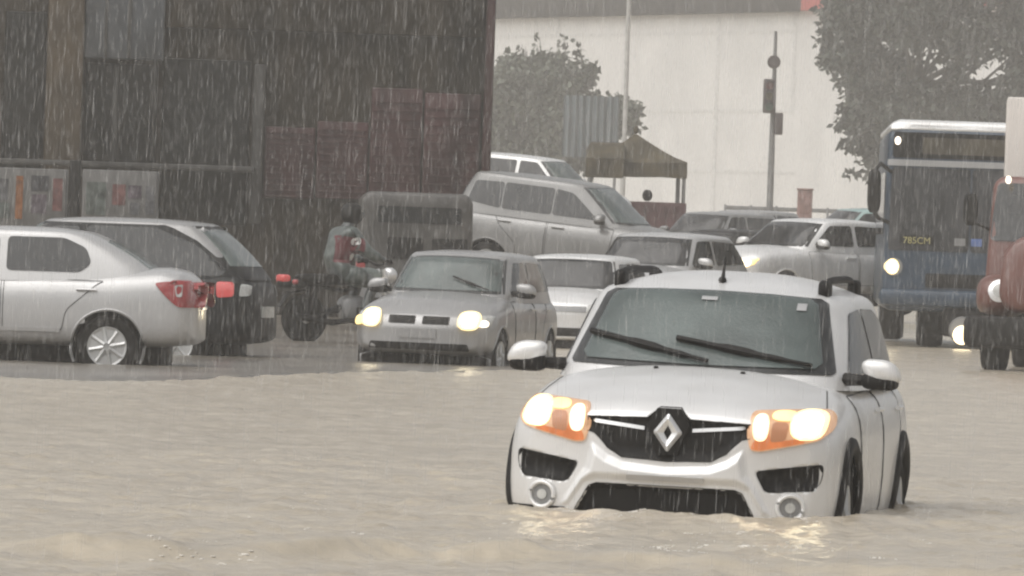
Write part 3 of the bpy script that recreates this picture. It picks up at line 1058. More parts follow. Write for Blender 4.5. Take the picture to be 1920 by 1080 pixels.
coat = skinned('raincoat', JC, EC, RC, 'raincoat', rider)
cv = np.array([v.co[:] for v in coat.data.vertices])
scoat = Surf(cv, [tuple(p_.vertices) for p_ in coat.data.polygons])
patch_ = scoat.patch(rounded([(-.30, 1.02), (-.0, 1.0), (.02, 1.32), (-.26, 1.36)], .03), 'y', 1, .008, .02, .04).build('back_patch', 'red_patch', coat)
for x_, z_ in ((-.08, 1.29), (-.06, 1.10)):
    scoat.patch(ell(x_, z_, .035, .045, 14), 'y', 1, .014, .02, .03).build('reflector', 'reflector', patch_)
MB().blob((.0, 0, 1.63), (.145, .125, .14), 14, .9).build('helmet', 'plastic', rider)
MB().blob((.085, 0, 1.61), (.07, .10, .06), 10, .8).build('visor', 'glass', rider)
for sg in (1, -1):
    hd_ = MB().blob((.335, sg * .33, 1.06), (.05, .055, .028), 10, .8)
    for k in range(4):
        yy = sg * (.292 + .024 * k)
        hd_.tube([(.36, yy, 1.075), (.405 - .004 * k, yy, 1.065), (.41, yy, 1.035), (.385, yy, 1.015)], [.011, .0105, .010, .008], 6)
    hd_.tube([(.32, sg * .285, 1.05), (.35, sg * .262, 1.03), (.385, sg * .27, 1.02)], [.013, .012, .009], 6)
    hd_.build('glove', 'plastic', rider)
    MB().blob((.14, sg * .215, .315), (.14, .055, .05), 10, .8).tube([(.07, sg * .21, .33), (.09, sg * .21, .46)], [.065, .075], 10).build('boot', 'rubber', rider)

# ------------------------------------------------------------------ bus
bus = empty('city_bus')
tag(bus, 'blue city bus with white roof and dark destination panel coming head-on at the right', 'bus')
mb = box_loft(0, 11, 1.25, .35, 3.0, .16, .18, .03)
sb = Surf(*mb.arr())
mb.build('body', 'blue_paint', bus, (0, 0, 0), 50)
top = box_loft(.16, 10.9, 1.22, 2.93, 3.10, .07, .06, .10)
top.build('roof', 'white', bus, (0, 0, 0), 50)
sb.patch(rounded([(-1.15, 2.56), (1.15, 2.56), (1.13, 2.93), (-1.13, 2.93)], .05), 'y', 1, .012, .03, .1).build('destination_panel', 'plastic', bus)
M['led'] = mat('dim_sign', (.05, .044, .032), .5, emit=(1, .72, .35), estr=.012, var=.3, vscale=3)
M['bus_glass_sheen'] = mat('bus_windscreen', (.05, .05, .052), .12, 0, .5, 0, .2, 2.2, stretch=(2.2, 1, .5), dirt_or_dark=(.015, .015, .016))  # streaky two-tone colour paints vertical reflections into the glass
dp = sb.patch([(-.72, 2.62), (.9, 2.62), (.9, 2.86), (-.72, 2.86)], 'y', 1, .018, .02, .1).build('destination_display', 'led', bus)
sb.patch(rounded([(-1.2, 2.44), (1.2, 2.44), (1.2, 2.53), (-1.2, 2.53)], .02), 'y', 1, .03, .05, .1).build('front_band', 'silver', bus)
sb.patch(rounded([(-1.17, 1.22), (-.012, 1.22), (-.012, 2.42), (-1.15, 2.42)], .06), 'y', 1, .012, .03, .12).build('windscreen', 'bus_glass_sheen', bus)
sb.patch(rounded([(.012, 1.22), (1.17, 1.22), (1.15, 2.42), (.012, 2.42)], .06), 'y', 1, .012, .03, .12).build('windscreen', 'bus_glass_sheen', bus)
MB().tube([(-1.05, .16, 2.40), (-.98, .13, 1.32)], .02, 6).tube([(-.86, .16, 2.40), (-.86, .13, 1.5)], .025, 6).build('grab_rail', 'grey_paint', bus)
for x, z, sx, sz, mm in ((-.25, 1.9, .12, .3, 'grey_paint'), (.33, 1.95, .10, .32, 'silver'), (-.55, 1.62, .16, .22, 'grey_paint'), (.12, 1.95, .08, .1, 'silver_white'), (.7, 1.6, .2, .25, 'grey_paint')):
    sb.patch(ell(x, z, sx, sz, 14, .8), 'y', 1, .016, .01, .06).build('reflection_streak' if False else 'window_sticker', mm, bus) if False else None
for x, w_, mm in ((-.14, .08, 'grey_paint'), (.10, .08, 'blue_sticker')):
    if mm not in M:
        M[mm] = mat(mm, (.10, .15, .33), .5)
    sb.patch([(x - w_, 1.31), (x + w_, 1.31), (x + w_, 1.42), (x - w_, 1.42)], 'y', 1, .018, .01, .05).build('window_sticker', mm, bus)
# yellow route plate lettering
cu = bpy.data.curves.new('route_plate', 'FONT')
cu.body = '785CM'
cu.size = .135
cu.extrude = .004
cu.align_x = 'CENTER'
M['yellow'] = mat('yellow_letters', (.42, .38, .16), .5)
pl = sb.patch(rounded([(-1.0, 1.30), (-.52, 1.30), (-.52, 1.45), (-1.0, 1.45)], .02), 'y', 1, .018, .01, .05).build('route_plate', 'plastic', bus)
cu.materials.append(M['yellow'])
tmp = bpy.data.objects.new('tmp', cu)
COL.objects.link(tmp)
bpy.context.view_layer.update()
tx = bpy.data.objects.new('plate_lettering', bpy.data.meshes.new_from_object(tmp.evaluated_get(bpy.context.evaluated_depsgraph_get())))
bpy.data.objects.remove(tmp)
if not tx.data.materials:
    tx.data.materials.append(M['yellow'])
COL.objects.link(tx)
tx.parent = pl
tx.location = (-.76, sb.hit((-.76, 1.37), 'y', 1)[0].y - .03, 1.325)
tx.rotation_euler = (PI / 2, 0, 0)
for x in (-1.08, 1.08):
    h = sb.patch(ell(x, .98, .13, .13, 20), 'y', 1, .02, .04, .05).build('headlight', 'grey_paint', bus)
    if x < 0:
        sb.patch(ell(x - .02, .98, .10, .115, 20), 'y', 1, .035, .03, .05).build('lamp_bowl', 'lamp_bowl', h)
        sb.patch(ell(x - .02, .98, .075, .085, 20), 'y', 1, .042, .02, .05).build('lamp_bulb', 'lamp_white', h)
for x in (-1.08, 1.0):
    sb.patch(ell(x, 2.80, .045, .06, 12), 'y', 1, .03, .03, .05).build('marker_lamp', 'lamp_small', bus)
sb.patch(rounded([(-.62, .70), (.62, .70), (.62, .90), (-.62, .90)], .03), 'y', 1, .015, .03, .08).build('front_grille', 'plastic', bus)
bm_ = MB().box(-1.27, 1.27, -.08, .3, .42, .66, .06)
bm_.build('bumper', 'blue_paint', bus)
MB().box(-.35, .9, -.03, .4, .0, .42, .05).build('tow_guard', 'plastic', bus)
fg = MB().lathe([(-.14, .001), (-.14, .18), (-.08, .20), (.1, .18)], 'y', 20, (-.06, 0, .10))
fg.build('fog_lamp', 'silver', bus)
MB().lathe([(-.16, .001), (-.16, .13), (-.13, .14)], 'y', 20, (-.06, 0, .03)).build('fog_bulb', 'lamp_warm', bus)
for sg in (1, -1):
    for yy in (2.4, 8.6):
        wheel(bus, sg * (.52 if yy < 5 else .98), .7 if yy < 5 else yy, .24 if yy < 5 else .33, .40 if yy < 5 else .48, sg, 0, 8, .38)
for sg in (1, -1):
    am = MB().tube([(sg * 1.16, .12, 2.35), (sg * 1.32, -.1, 2.46), (sg * 1.40, -.15, 2.35)], .03, 8).blob((sg * 1.40, -.15, 2.06), (.10, .08, .32), 12, .6)
    am.tube([(sg * 1.39, -.13, 1.76), (sg * 1.33, -.06, 1.68), (sg * 1.18, .06, 1.62)], .03, 8)
    am.build('side_mirror', 'plastic', bus)
    sb2 = []
    for k in range(6):
        y0 = .9 + k * 1.62
        sb.patch(rounded([(y0, 1.45), (y0 + 1.5, 1.45), (y0 + 1.5, 2.35), (y0, 2.35)], .08), 'x', sg, .01, .02, .2).build('side_window', 'glass', bus)
bus.location = W(1816, 505, 140) - Vector((0, 0, .98))
bus.rotation_euler = (0, 0, math.radians(-1.5))

# ------------------------------------------------------------------ truck at the right edge
trk = empty('box_truck')
tag(trk, 'red truck with a pale cargo box cut off by the right edge', 'truck')
mb = box_loft(.9, 2.5, 1.05, .75, 2.35, .14, .35, .05)
sc = Surf(*mb.arr())
mb.build('cab', 'red_paint', trk, (0, 0, 0), 50)
sc.patch(rounded([(-1.0, 1.58), (1.0, 1.58), (.94, 2.28), (-.94, 2.28)], .08), 'y', 1, .012, .03, .1).build('windscreen', 'glass', trk)
for sg in (1, -1):
    sc.patch(rounded([(1.3, 1.62), (1.5, 2.18), (2.25, 2.2), (2.25, 1.62)], .08), 'x', sg, .01, .02, .1).build('side_window', 'glass', trk)
bn = box_loft(0, 1.35, .78, .72, 1.62, .26, .14, .12)
sn = Surf(*bn.arr())
bn.build('bonnet', 'red_paint', trk, (0, 0, 0), 50)
sn.patch(rounded([(-.45, .86), (.45, .86), (.42, 1.32), (-.42, 1.32)], .06), 'y', 1, .012, .03, .08).build('grille', 'plastic', trk)
for sg in (1, -1):
    # rounded wings with a headlight in each
    wg = MB().blob((sg * .78, .62, .92), (.30, .55, .26), 14, .7)
    sw = Surf(*wg.arr())
    wo = wg.build('wing', 'red_paint', trk)
    h = sw.patch(ell(sg * .76, .98, .13, .13, 20), 'y', 1, .015, .03, .04).build('headlight', 'chrome', trk)
    sw.patch(ell(sg * .76, .985, .075, .075, 18), 'y', 1, .022, .03, .04).build('lamp_lens', 'clear_lens', h)
    wheel(trk, sg * .86, .75, .5, .5, sg, 0, 6, .28)
    wheel(trk, sg * .86, 4.6, .5, .5, sg, 0, 6, .34)
    mk = MB().blob((sg * .80, 1.05, 2.32), (.035, .05, .05), 8)
    mk.build('marker_lamp', 'lamp_small', trk)
    MB().tube([(sg * 1.0, 1.3, 1.7), (sg * 1.22, 1.1, 1.8), (sg * 1.24, 1.1, 2.1)], .02, 6).blob((sg * 1.25, 1.1, 1.95), (.09, .05, .2), 10, .6).build('side_mirror', 'plastic', trk)
MB().box(-1.15, 1.15, -.22, .1, .30, .68, .08).build('bumper', 'plastic', trk)
MB().box(-.5, .5, .2, 7.0, .45, .75, .03).build('chassis', 'plastic', trk)
M['cargo'] = mat('cargo_box_panel', (.62, .58, .54), .5, 0, .4, 0, .06, 3, stretch=(1, 1, .2))
bx = MB().box(-1.05, 1.3, 2.9, 7.6, .85, 3.35, .03)
for k in range(7):
    bx.box(-1.065, -1.04, 3 + k * .7, 3.04 + k * .7, .9, 3.3).box(1.29, 1.315, 3 + k * .7, 3.04 + k * .7, .9, 3.3)
bx.build('cargo_box', M['cargo'], trk)
trk.location = W(1874, 546, 116) - Matrix.Rotation(math.radians(-9), 3, 'Z') @ Vector((-.76, .1, .98))
trk.rotation_euler = (0, 0, math.radians(-9))

# ------------------------------------------------------------------ the dark market front on the left
DF = 156.0
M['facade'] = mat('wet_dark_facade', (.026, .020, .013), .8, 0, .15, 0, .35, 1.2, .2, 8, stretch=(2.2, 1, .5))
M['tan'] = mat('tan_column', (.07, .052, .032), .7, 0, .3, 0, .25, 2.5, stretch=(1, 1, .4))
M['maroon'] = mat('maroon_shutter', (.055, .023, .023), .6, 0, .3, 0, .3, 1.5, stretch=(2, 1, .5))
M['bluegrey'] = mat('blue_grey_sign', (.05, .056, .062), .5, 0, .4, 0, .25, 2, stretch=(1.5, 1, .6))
M['darkgap'] = mat('opening_shade_paint', (.013, .013, .012), .8, 0, .2, 0, .3, 1)  # flat dark panels paint the unlit inside of the market front
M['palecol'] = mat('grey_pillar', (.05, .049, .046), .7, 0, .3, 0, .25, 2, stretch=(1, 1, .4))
bld = empty('market_building', (0, DF, -.3))
tag(bld, 'dark rain soaked market front with maroon shutters filling the upper left', 'building')
pr = W(920, 200, DF).x
pl_ = -16.0


def fx(px, py=250):
    return W(px, py, DF).x


def fz(py, px=450):
    return W(px, py, DF).z + .3


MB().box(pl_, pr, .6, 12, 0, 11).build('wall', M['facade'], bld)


def panel(nm, x0, x1, y0, y1, mm, y=.5, parent=None, b=.02):
    """a panel between picture columns x0..x1 and rows y0..y1, proud of the wall"""
    cx = (x0 + x1) / 2
    return MB().box(fx(x0), fx(x1), y, .62, fz(y1, cx), fz(y0, cx), b).build(nm, mm, parent or bld)


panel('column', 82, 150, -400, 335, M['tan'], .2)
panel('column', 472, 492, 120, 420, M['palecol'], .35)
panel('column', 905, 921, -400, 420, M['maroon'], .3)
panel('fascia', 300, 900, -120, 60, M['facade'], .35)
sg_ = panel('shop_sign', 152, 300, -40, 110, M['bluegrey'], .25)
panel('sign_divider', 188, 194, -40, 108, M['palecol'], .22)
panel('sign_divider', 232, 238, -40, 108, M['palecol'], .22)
panel('opening_shade', 155, 290, 118, 315, M['darkgap'], .52)
panel('opening_shade', 300, 465, 110, 420, M['darkgap'], .55)
panel('opening_shade', 0, 78, 20, 320, M['darkgap'], .52)
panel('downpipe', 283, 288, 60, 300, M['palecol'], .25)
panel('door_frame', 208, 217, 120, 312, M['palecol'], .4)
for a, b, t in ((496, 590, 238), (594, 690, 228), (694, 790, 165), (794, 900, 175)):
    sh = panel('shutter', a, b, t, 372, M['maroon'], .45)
    for k in range(12):
        z0 = fz(372) + .06 + k * (fz(t) - fz(372)) / 12.5
        MB().box(fx(a) + .02, fx(b) - .02, .42, .46, z0, z0 + .02).build('slat_ridge' if k else 'slat_ridge', M['maroon'], sh)
for a in range(8):
    xx = pl_ + 1 + a * 1.9
MB().box(pl_ - .2, pr + .15, .1, 12.2, 11, 11.5, .05).build('roof', M['facade'], bld)
MB().box(fx(-200), fx(480), -.25, .6, fz(322), fz(312), .02).build('awning_rail', M['palecol'], bld)

# two banners full of small pictures, on a low stand, and the post between
M['banner'] = mat('grey_banner', (.15, .147, .142), .6, 0, .3, 0, .15, 3, stretch=(3, 1, 1))
pics = [mat('picture_' + n, c, .6, 0, .3, 0, .3, 9) for n, c in (('grey', (.12, .12, .125)), ('red', (.17, .085, .08)), ('orange', (.25, .11, .05)), ('green', (.11, .125, .115)), ('dark', (.07, .07, .075)), ('violet', (.12, .10, .115)))]
DB = 122.0
for (x0, x1, y0, y1, lb, cells) in ((-120, 126, 318, 425, 'wide grey banner of small pictures cut off at the left edge above the saloon', ((28, 44, 330, 410, 2), (-5, 16, 335, 375, 0), (58, 92, 330, 358, 4), (58, 88, 365, 400, 5), (98, 118, 335, 395, 1), (-5, 18, 380, 408, 3), (-60, -20, 335, 400, 0), (-110, -70, 335, 400, 1))),
                                    (152, 296, 322, 420, 'smaller grey banner of small pictures right of the dark post', ((160, 200, 342, 402, 3), (210, 236, 346, 384, 1), (240, 266, 348, 372, 5), (243, 262, 380, 402, 0), (272, 290, 350, 402, 0)))):
    a, b = W(x0, y1, DB), W(x1, y0, DB)
    ban = empty('picture_banner', (0, DB, -.3))
    tag(ban, lb, 'banner', 'banners on the market front')
    fr = MB().box(a.x, b.x, 0, .06, a.z + .3, b.z + .3, .015)
    pn = fr.build('panel', M['banner'], ban)
    for (q0, q1, r0, r1, k) in cells:
        c, d = W(q0, r1, DB), W(q1, r0, DB)
        MB().box(c.x, d.x, -.006, .01, c.z + .3, d.z + .3).build('picture', pics[k], pn)
    for q in (x0 + 6, x1 - 6):
        xx = W(q, y1, DB).x
        MB().box(xx - .03, xx + .03, .07, .12, 0, b.z + .3).build('leg', 'grey_paint', ban)
p = W(137, 440, 120)
po = MB().box(-.07, .07, -.07, .07, 0, W(137, 300, 120).z + .3, .015).box(-.10, .10, -.10, .10, 0, .25, .02).build('iron_post', 'plastic', None, (p.x, 120, -.3))
tag(po, 'dark square post standing between the two grey banners', 'post')

# ------------------------------------------------------------------ white wall beyond, with a grey roof band
A, B = W(880, 0, 330), W(1760, 0, 270)
wl = empty('white_building', (0, 0, -.3))
tag(wl, 'big white walled hall with a dark roof band far behind', 'building')
M['whitewall'] = mat('white_rendered_wall', (.70, .69, .67), .8, 0, .2, 0, .03, .3, dirt_or_dark=(.62, .612, .595))
M['linegrey'] = mat('wall_joint', (.655, .648, .63), .8)
M['roofgrey'] = mat('roof_band', (.03, .027, .027), .6, 0, .3, 0, .2, .6)
M['redtrim'] = mat('red_trim', (.42, .09, .08), .6)
ax, bx_ = -9.0, 25.0


def wally(x):
    return 530 - (x + 9) * 2.6


def wseg(x0, x1, z0, z1, dy0, dy1):
    """box following the slanted wall"""
    V = []
    for x in (x0, x1):
        for d in (dy0, dy1):
            for z in (z0, z1):
                V.append((x, wally(x) + d, z))
    return MB().add(V, [(0, 1, 3, 2), (4, 6, 7, 5), (0, 4, 5, 1), (2, 3, 7, 6), (0, 2, 6, 4), (1, 5, 7, 3)])


def wallpt(px, py):
    """where the sight line of a picture point meets the wall"""
    u, v = unroll(px, py)
    x = (530 - 9 * 2.6) / (F / u + 2.6) if abs(u) > 1e-6 else 0
    D = wally(x)
    return x, CAMH - (v + 100) * D / F + .3


zt1, zt2 = wallpt(925, 42)[1], wallpt(1560, 14)[1]
ztop = (zt1 + zt2) / 2
wseg(ax, bx_, 0, ztop + 2.2, 0, 10).build('wall', M['whitewall'], wl, smooth=0)
xr = wallpt(1500, 5)[0]
wseg(ax, xr, ztop, ztop + 2.4, -1.2, -.02).build('roof', M['roofgrey'], wl, smooth=0)
wseg(xr + .02, bx_, ztop + .05, ztop + 2.4, -1.15, -.02).build('roof_end', M['redtrim'], wl, smooth=0)
for (x0, y0, x1, y1) in ((1190, 204, 1488, 212), (930, 62, 1485, 66), (1180, 320, 1490, 322)):
    a, b = wallpt(x0, y0), wallpt(x1, y1)
    zz = (a[1] + b[1]) / 2
    wseg(a[0], b[0], zz - .07, zz + .07, -.04, -.004).build('wall_joint', M['linegrey'], wl, smooth=0)
for px in (1488, 1345, 1170, 1045):
    x = wallpt(px, 120)[0]
    wseg(x - .08, x + .08, .2 if px != 1488 else wallpt(1488, 212)[1], ztop - .1, -.045, -.005).build('wall_joint', M['linegrey'], wl, smooth=0)

# ------------------------------------------------------------------ trees
M['leaf_a'] = mat('leaves_mid', (.095, .105, .08), .6, 0, .3, 0, .35, .9)
M['leaf_b'] = mat('leaves_dark', (.052, .06, .047), .6, 0, .3, 0, .35, .9)
M['bark'] = mat('bark', (.10, .095, .08), .8, 0, .2, 0, .3, 4, .4, 20)


def leaves(mb, centres, n, size):
    C = np.array([c[:3] for c in centres])
    R = np.array([c[3] for c in centres])
    w = R ** 2.2
    idx = rng.choice(len(C), n, p=w / w.sum())
    d = rng.normal(size=(n, 3))
    d /= np.linalg.norm(d, axis=1)[:, None]
    rad = R[idx] * rng.uniform(.08, 1.1, n) ** .7
    P = C[idx] + d * rad[:, None] * np.array([1, 1, .85])
    a = rng.normal(size=(n, 3))
    a[:, 2] -= .5
    a /= np.linalg.norm(a, axis=1)[:, None]
    b = np.cross(a, rng.normal(size=(n, 3)))
    b /= np.linalg.norm(b, axis=1)[:, None]
    s = size * rng.uniform(.6, 1.5, n)
    V = np.stack([P, P + a * s[:, None] * .5 + b * s[:, None] * .28, P + a * s[:, None], P + a * s[:, None] * .5 - b * s[:, None] * .28], 1).reshape(-1, 3)
    k = np.arange(n) * 4
    mb.add(V, np.c_[k, k + 1, k + 2, k + 3])


def tree(name, label, base, trunk_top, blobs, n, size, leafm, tr=.2, shoots=()):
    root = empty(name, base)
    tag(root, label, 'tree', 'trees behind the jam')
    t = MB()
    bx0 = Vector(base)
    tt = Vector(trunk_top) - bx0
    t.tube([(0, 0, 0), (tt.x * .3 + .06, 0, tt.z * .35), (tt.x * .7 - .05, .05, tt.z * .7), tuple(tt)], [tr * 1.3, tr, tr * .8, tr * .55], 10)
    t.build('trunk', M['bark'], root)
    cs = []
    lb = MB()
    for b in blobs:
        c = Vector(b[:3]) - bx0
        cs.append((c.x, c.y, c.z, b[3]))
        if len(cs) % 5:
            continue
        st = Vector(tt) * random.uniform(.65, 1)
        mid = (st + c) / 2 + Vector((0, 0, -.15))
        lb.tube([tuple(st), tuple(mid), tuple(c)], [tr * .3, tr * .16, tr * .05], 6)
    for sh in shoots:
        c = Vector(sh[:3]) - bx0
        lb.tube([tuple(c - Vector((-.1, 0, 1.1))), tuple(c)], [.03, .008], 5)
    lb.build('limbs', M['bark'], root)
    cr = MB()
    leaves(cr, cs, n, size)
    for sh in shoots:
        c = Vector(sh[:3]) - bx0
        cc = [(c.x - .2 + .08 * k, c.y, c.z - .4 * k, .16 + .07 * k) for k in range(4)]
        leaves(cr, cc, 70, size)
    cr.build('crown', leafm, root, smooth=0)
    return root


def blobset(spec, D, jd=2.0):
    out = []
    for px, py, r in spec:
        p = W(px, py, D + random.uniform(-jd, jd))
        out.append((p.x, p.y, p.z, r * D / F))
    return out


DT = 440.0
sp = [(940, 200, 75), (985, 170, 75), (1020, 150, 60), (1055, 175, 55), (1000, 240, 80), (940, 280, 70), (1060, 240, 60), (960, 120, 28), (1085, 145, 32), (1110, 130, 14), (1150, 215, 45), (1175, 205, 28), (1120, 215, 45), (920, 180, 50), (1030, 300, 60), (1110, 280, 50), (1180, 235, 22), (870, 220, 70)]
bb = blobset(sp, DT, 4)
b0 = W(1005, 440, DT)
shs = [tuple(W(x, y, DT)) for x, y in ((1012, 68), (1058, 62), (1088, 78), (985, 85), (1040, 95), (950, 105))]
tree('leafy_tree', 'bushy grey-green tree with thin shoots on top, right of the dark market front', (b0.x, DT, -.3), tuple(W(1005, 260, DT)), bb, 36000, .28, M['leaf_a'], .3, shs)

DT2 = 390.0
sp = []
for i in range(110):
    x = random.uniform(1605, 2150)
    y = random.uniform(-160, 250)
    sp.append((x, y, random.uniform(38, 75)))
sp += [(1580, 40, 45), (1560, 75, 30), (1575, 100, 34), (1600, 120, 45), (1560, 115, 26), (1600, 150, 36), (1620, 60, 60), (1590, 10, 50), (1555, 20, 26), (1620, 180, 38), (1640, 240, 45), (1588, 210, 22), (1575, 232, 14), (1600, 325, 14), (1590, 268, 18), (1615, 270, 26), (1640, 290, 38), (1660, 320, 40), (1610, 235, 24), (1545, 110, 14), (1550, 50, 18)]
bb = blobset(sp, DT2, 5)
b0 = W(1690, 480, DT2)
tree('leafy_tree', 'large dark tree overhanging the bus on the right', (b0.x, DT2, -.3), tuple(W(1720, 120, DT2)), bb, 80000, .30, M['leaf_b'], .45)

# ------------------------------------------------------------------ traffic light, poles, stall, boards
M['polegrey'] = mat('galvanised_pole', (.20, .20, .20), .5, .3, .4, 0, .15, 5)
M['signalbox'] = mat('signal_housing', (.06, .045, .045), .5)
DS = 300.0
u = DS / F
p = W(1440, 480, DS)
tl = empty('traffic_light', (p.x, DS, -.3))
tag(tl, 'slim traffic light pole with a tall dark signal head against the white wall', 'traffic light')
zt = W(1446, 58, DS).z + .3
MB().tube([(0, 0, 0), (0, 0, .8), (0, 0, zt * .55), (0, 0, zt)], [.14, .12, .10, .05], 10).build('pole', M['polegrey'], tl)
zc = W(1432, 180, DS).z + .3
hb = MB().box(-.33, .05, -.42, -.11, zc - .53, zc + .53, .05).box(-.28, .0, -.11, .0, zc - .07, zc + .07)
hd = hb.build('signal_head', M['signalbox'], tl)
for k, cc in ((.33, (.16, .05, .05)), (0, (.12, .10, .05)), (-.33, (.05, .10, .07))):
    MB().lathe([(-.45, .001), (-.45, .12), (-.42, .13)], 'y', 18, (-.14, 0, zc + k)).build('signal_lens', mat('lens', cc, .3), hd)
    vis = [[(-.14 + .14 * math.cos(t), yy, zc + k + .14 * math.sin(t)) for t in np.linspace(0, PI, 10)] for yy in (-.42, -.64)]
    MB().rings(vis, closed=False).build('signal_visor', M['signalbox'], hd)
zc = W(1441, 116, DS).z + .3
MB().lathe([(-.14, .001), (-.14, .18), (.0, .21), (.08, .14)], 'y', 20, (-.03, -.10, zc)).build('camera_dome', M['signalbox'], tl)
zc = W(1451, 232, DS).z + .3
MB().box(.04, .31, -.30, -.03, zc - .34, zc + .34, .04).build('pedestrian_signal', M['signalbox'], tl)

M['paleconc'] = mat('pale_concrete', (.42, .415, .40), .8)
p = W(1165, 400, 380)
po = MB().tube([(0, 0, 0), (.02, 0, 6), (0, 0, 13)], [.13, .10, .08], 10).build('utility_pole', M['paleconc'], None, (p.x, 380, -.3))
tag(po, 'pale utility pole rising behind the stall out of the picture top', 'pole')

# stall with peaked canopy
DK = 225.0
kp = W(1195, 450, DK)
st = empty('market_stall', (kp.x, DK, -.3))
tag(st, 'market stall with peaked olive canopy, thin posts and red counter', 'stall')
M['olive'] = mat('olive_canopy', (.062, .05, .028), .7, 0, .3, 0, .3, 2)
M['redcloth'] = mat('red_counter_cloth', (.085, .04, .042), .7, 0, .3, 0, .3, 2)


def kx(px, py=320):
    return W(px, py, DK).x - kp.x


def kz(py, px=1195):
    return W(px, py, DK).z + .3


xl, xrr = kx(1105), kx(1287)
zv0, zv1, zp = kz(332), kz(302), kz(250, 1190)
xp = kx(1190)
cn = MB()
base = [(xl, -1.0), (xrr, -1.0), (xrr, 1.0), (xl, 1.0)]
rings = []
for t in (0, .25, .5, .75, .97):
    s = 1 - t
    zz = zv1 + (zp - zv1) * (t ** 1.25)
    ring = []
    for i in range(4):
        a, b = base[i], base[(i + 1) % 4]
        for j in range(4):
            q = j / 4
            ring.append((xp + (a[0] + (b[0] - a[0]) * q - xp) * s, (a[1] + (b[1] - a[1]) * q) * s, zz - .05 * math.sin(PI * q) * s))
    rings.append(ring)
low = [(p_[0] * 1.0, p_[1], zv0 + .02 * (k % 2)) for k, p_ in enumerate(rings[0])]
cn.rings([low] + rings, cap=True)
cn.build('canopy', M['olive'], st, smooth=30)
MB().blob((xp, 0, zp + .08), (.06, .06, .10), 8).build('finial', M['olive'], st)
for x in (xl + .05, xrr - .05):
    for y in (-.95, .95):
        MB().tube([(x, y, 0), (x, y, zv1)], .03, 6).build('post', M['polegrey'], st)
MB().box(kx(1165), kx(1288), -1.0, -.3, .0, kz(378), .03).build('counter', M['redcloth'], st)
for k in range(6):
    xx = kx(1172 + k * 19)
    MB().box(xx - .02, xx + .02, -1.03, -.99, .1, kz(384)).build('counter_fold', M['redcloth'], st)
MB().blob((kx(1215), -.4, kz(366)), (.12, .12, .14), 8).build('pot', M['plastic'], st)
MB().box(kx(1268), kx(1276), -.2, 0, .5, zv0, .02).build('back_board', M['grey_paint'], st)
# side awning on the left of the stall
aw = MB()
xa, xb = kx(1098), kx(1168)
aw.rings([[(xa, -1.5, kz(335)), (xb, -1.5, kz(335)), (xb, 1, kz(335)), (xa, 1, kz(335))], [(xa, -1.5, kz(300)), (xb, -1.5, kz(300)), (xb, 1, kz(285)), (xa, 1, kz(285))], [(xa + .1, -.6, kz(272)), (xb, -.6, kz(272)), (xb, .5, kz(268)), (xa + .1, .5, kz(268))]], cap=True)
aw.build('side_awning', M['olive'], st, smooth=0)

# corrugated panel standing on posts
DC = 330.0
M['corr'] = mat('corrugated_blue_grey', (.165, .185, .195), .5, .1, .4, 0, .15, 2, stretch=(1, 1, .3))
cp = W(1105, 450, DC)
sgn_ = empty('corrugated_board', (cp.x, DC, -.3))
tag(sgn_, 'blue-grey corrugated metal board on posts between tree and stall canopy', 'board')
x0, x1 = W(1055, 240, DC).x - cp.x, W(1160, 240, DC).x - cp.x
z0, z1 = W(1105, 295, DC).z + .3, W(1105, 180, DC).z + .3
nn = 64
rings = []
for yy in (0, .03):
    pass
top_, bot_ = [], []
for i in range(nn + 1):
    x = x0 + (x1 - x0) * i / nn
    y = .05 * math.sin(i * PI / 4)
    top_.append((x, y, z1))
    bot_.append((x, y, z0))
sh = MB().rings([bot_, top_, [(a, b + .02, c) for a, b, c in top_], [(a, b + .02, c) for a, b, c in bot_], bot_], closed=False)
sh.build('sheet', M['corr'], sgn_, smooth=0)
for x in (x0 + .08, (x0 + x1) / 2, x1 - .08):
    MB().box(x - .05, x + .05, .07, .17, 0, z1 - .1).build('post', M['polegrey'], sgn_)

# red booth
DR = 290.0
p = W(1508, 420, DR)
rb = empty('red_booth', (p.x, DR, -.3))
tag(rb, 'small brick-red booth standing right of the traffic light pole', 'booth')
M['booth'] = mat('booth_red', (.25, .15, .135), .6, 0, .3, 0, .2, 4)
zt = W(1508, 357, DR).z + .3
MB().box(-.22, .22, 0, .5, 0, zt, .03).build('cabinet', M['booth'], rb)
MB().box(-.25, .25, -.03, .53, zt + .002, zt + .06, .02).build('cap', M['booth'], rb)
MB().box(-.17, .17, -.012, .02, zt - .7, zt - .15, .01).build('door', M['booth'], rb)

# low railing in front of the white wall
DL = 330.0
a, b = W(1360, 385, DL), W(1600, 392, DL)
rl = empty('low_railing', (a.x, DL, -.3))
tag(rl, 'low grey railing along the foot of the white wall', 'railing')
zz = a.z + .3
MB().box(0, b.x - a.x, -.04, .04, zz - .14, zz, .015).build('top_rail', M['polegrey'], rl)
MB().box(0, b.x - a.x, -.03, .03, zz * .5 - .05, zz * .5 + .05, .015).build('mid_rail', M['polegrey'], rl)
for k in range(6):
    x = (b.x - a.x) * k / 5
    MB().box(x - .04, x + .04, -.05, .05, 0, zz + .04, .01).build('post', M['polegrey'], rl)

# ------------------------------------------------------------------ water, pavement


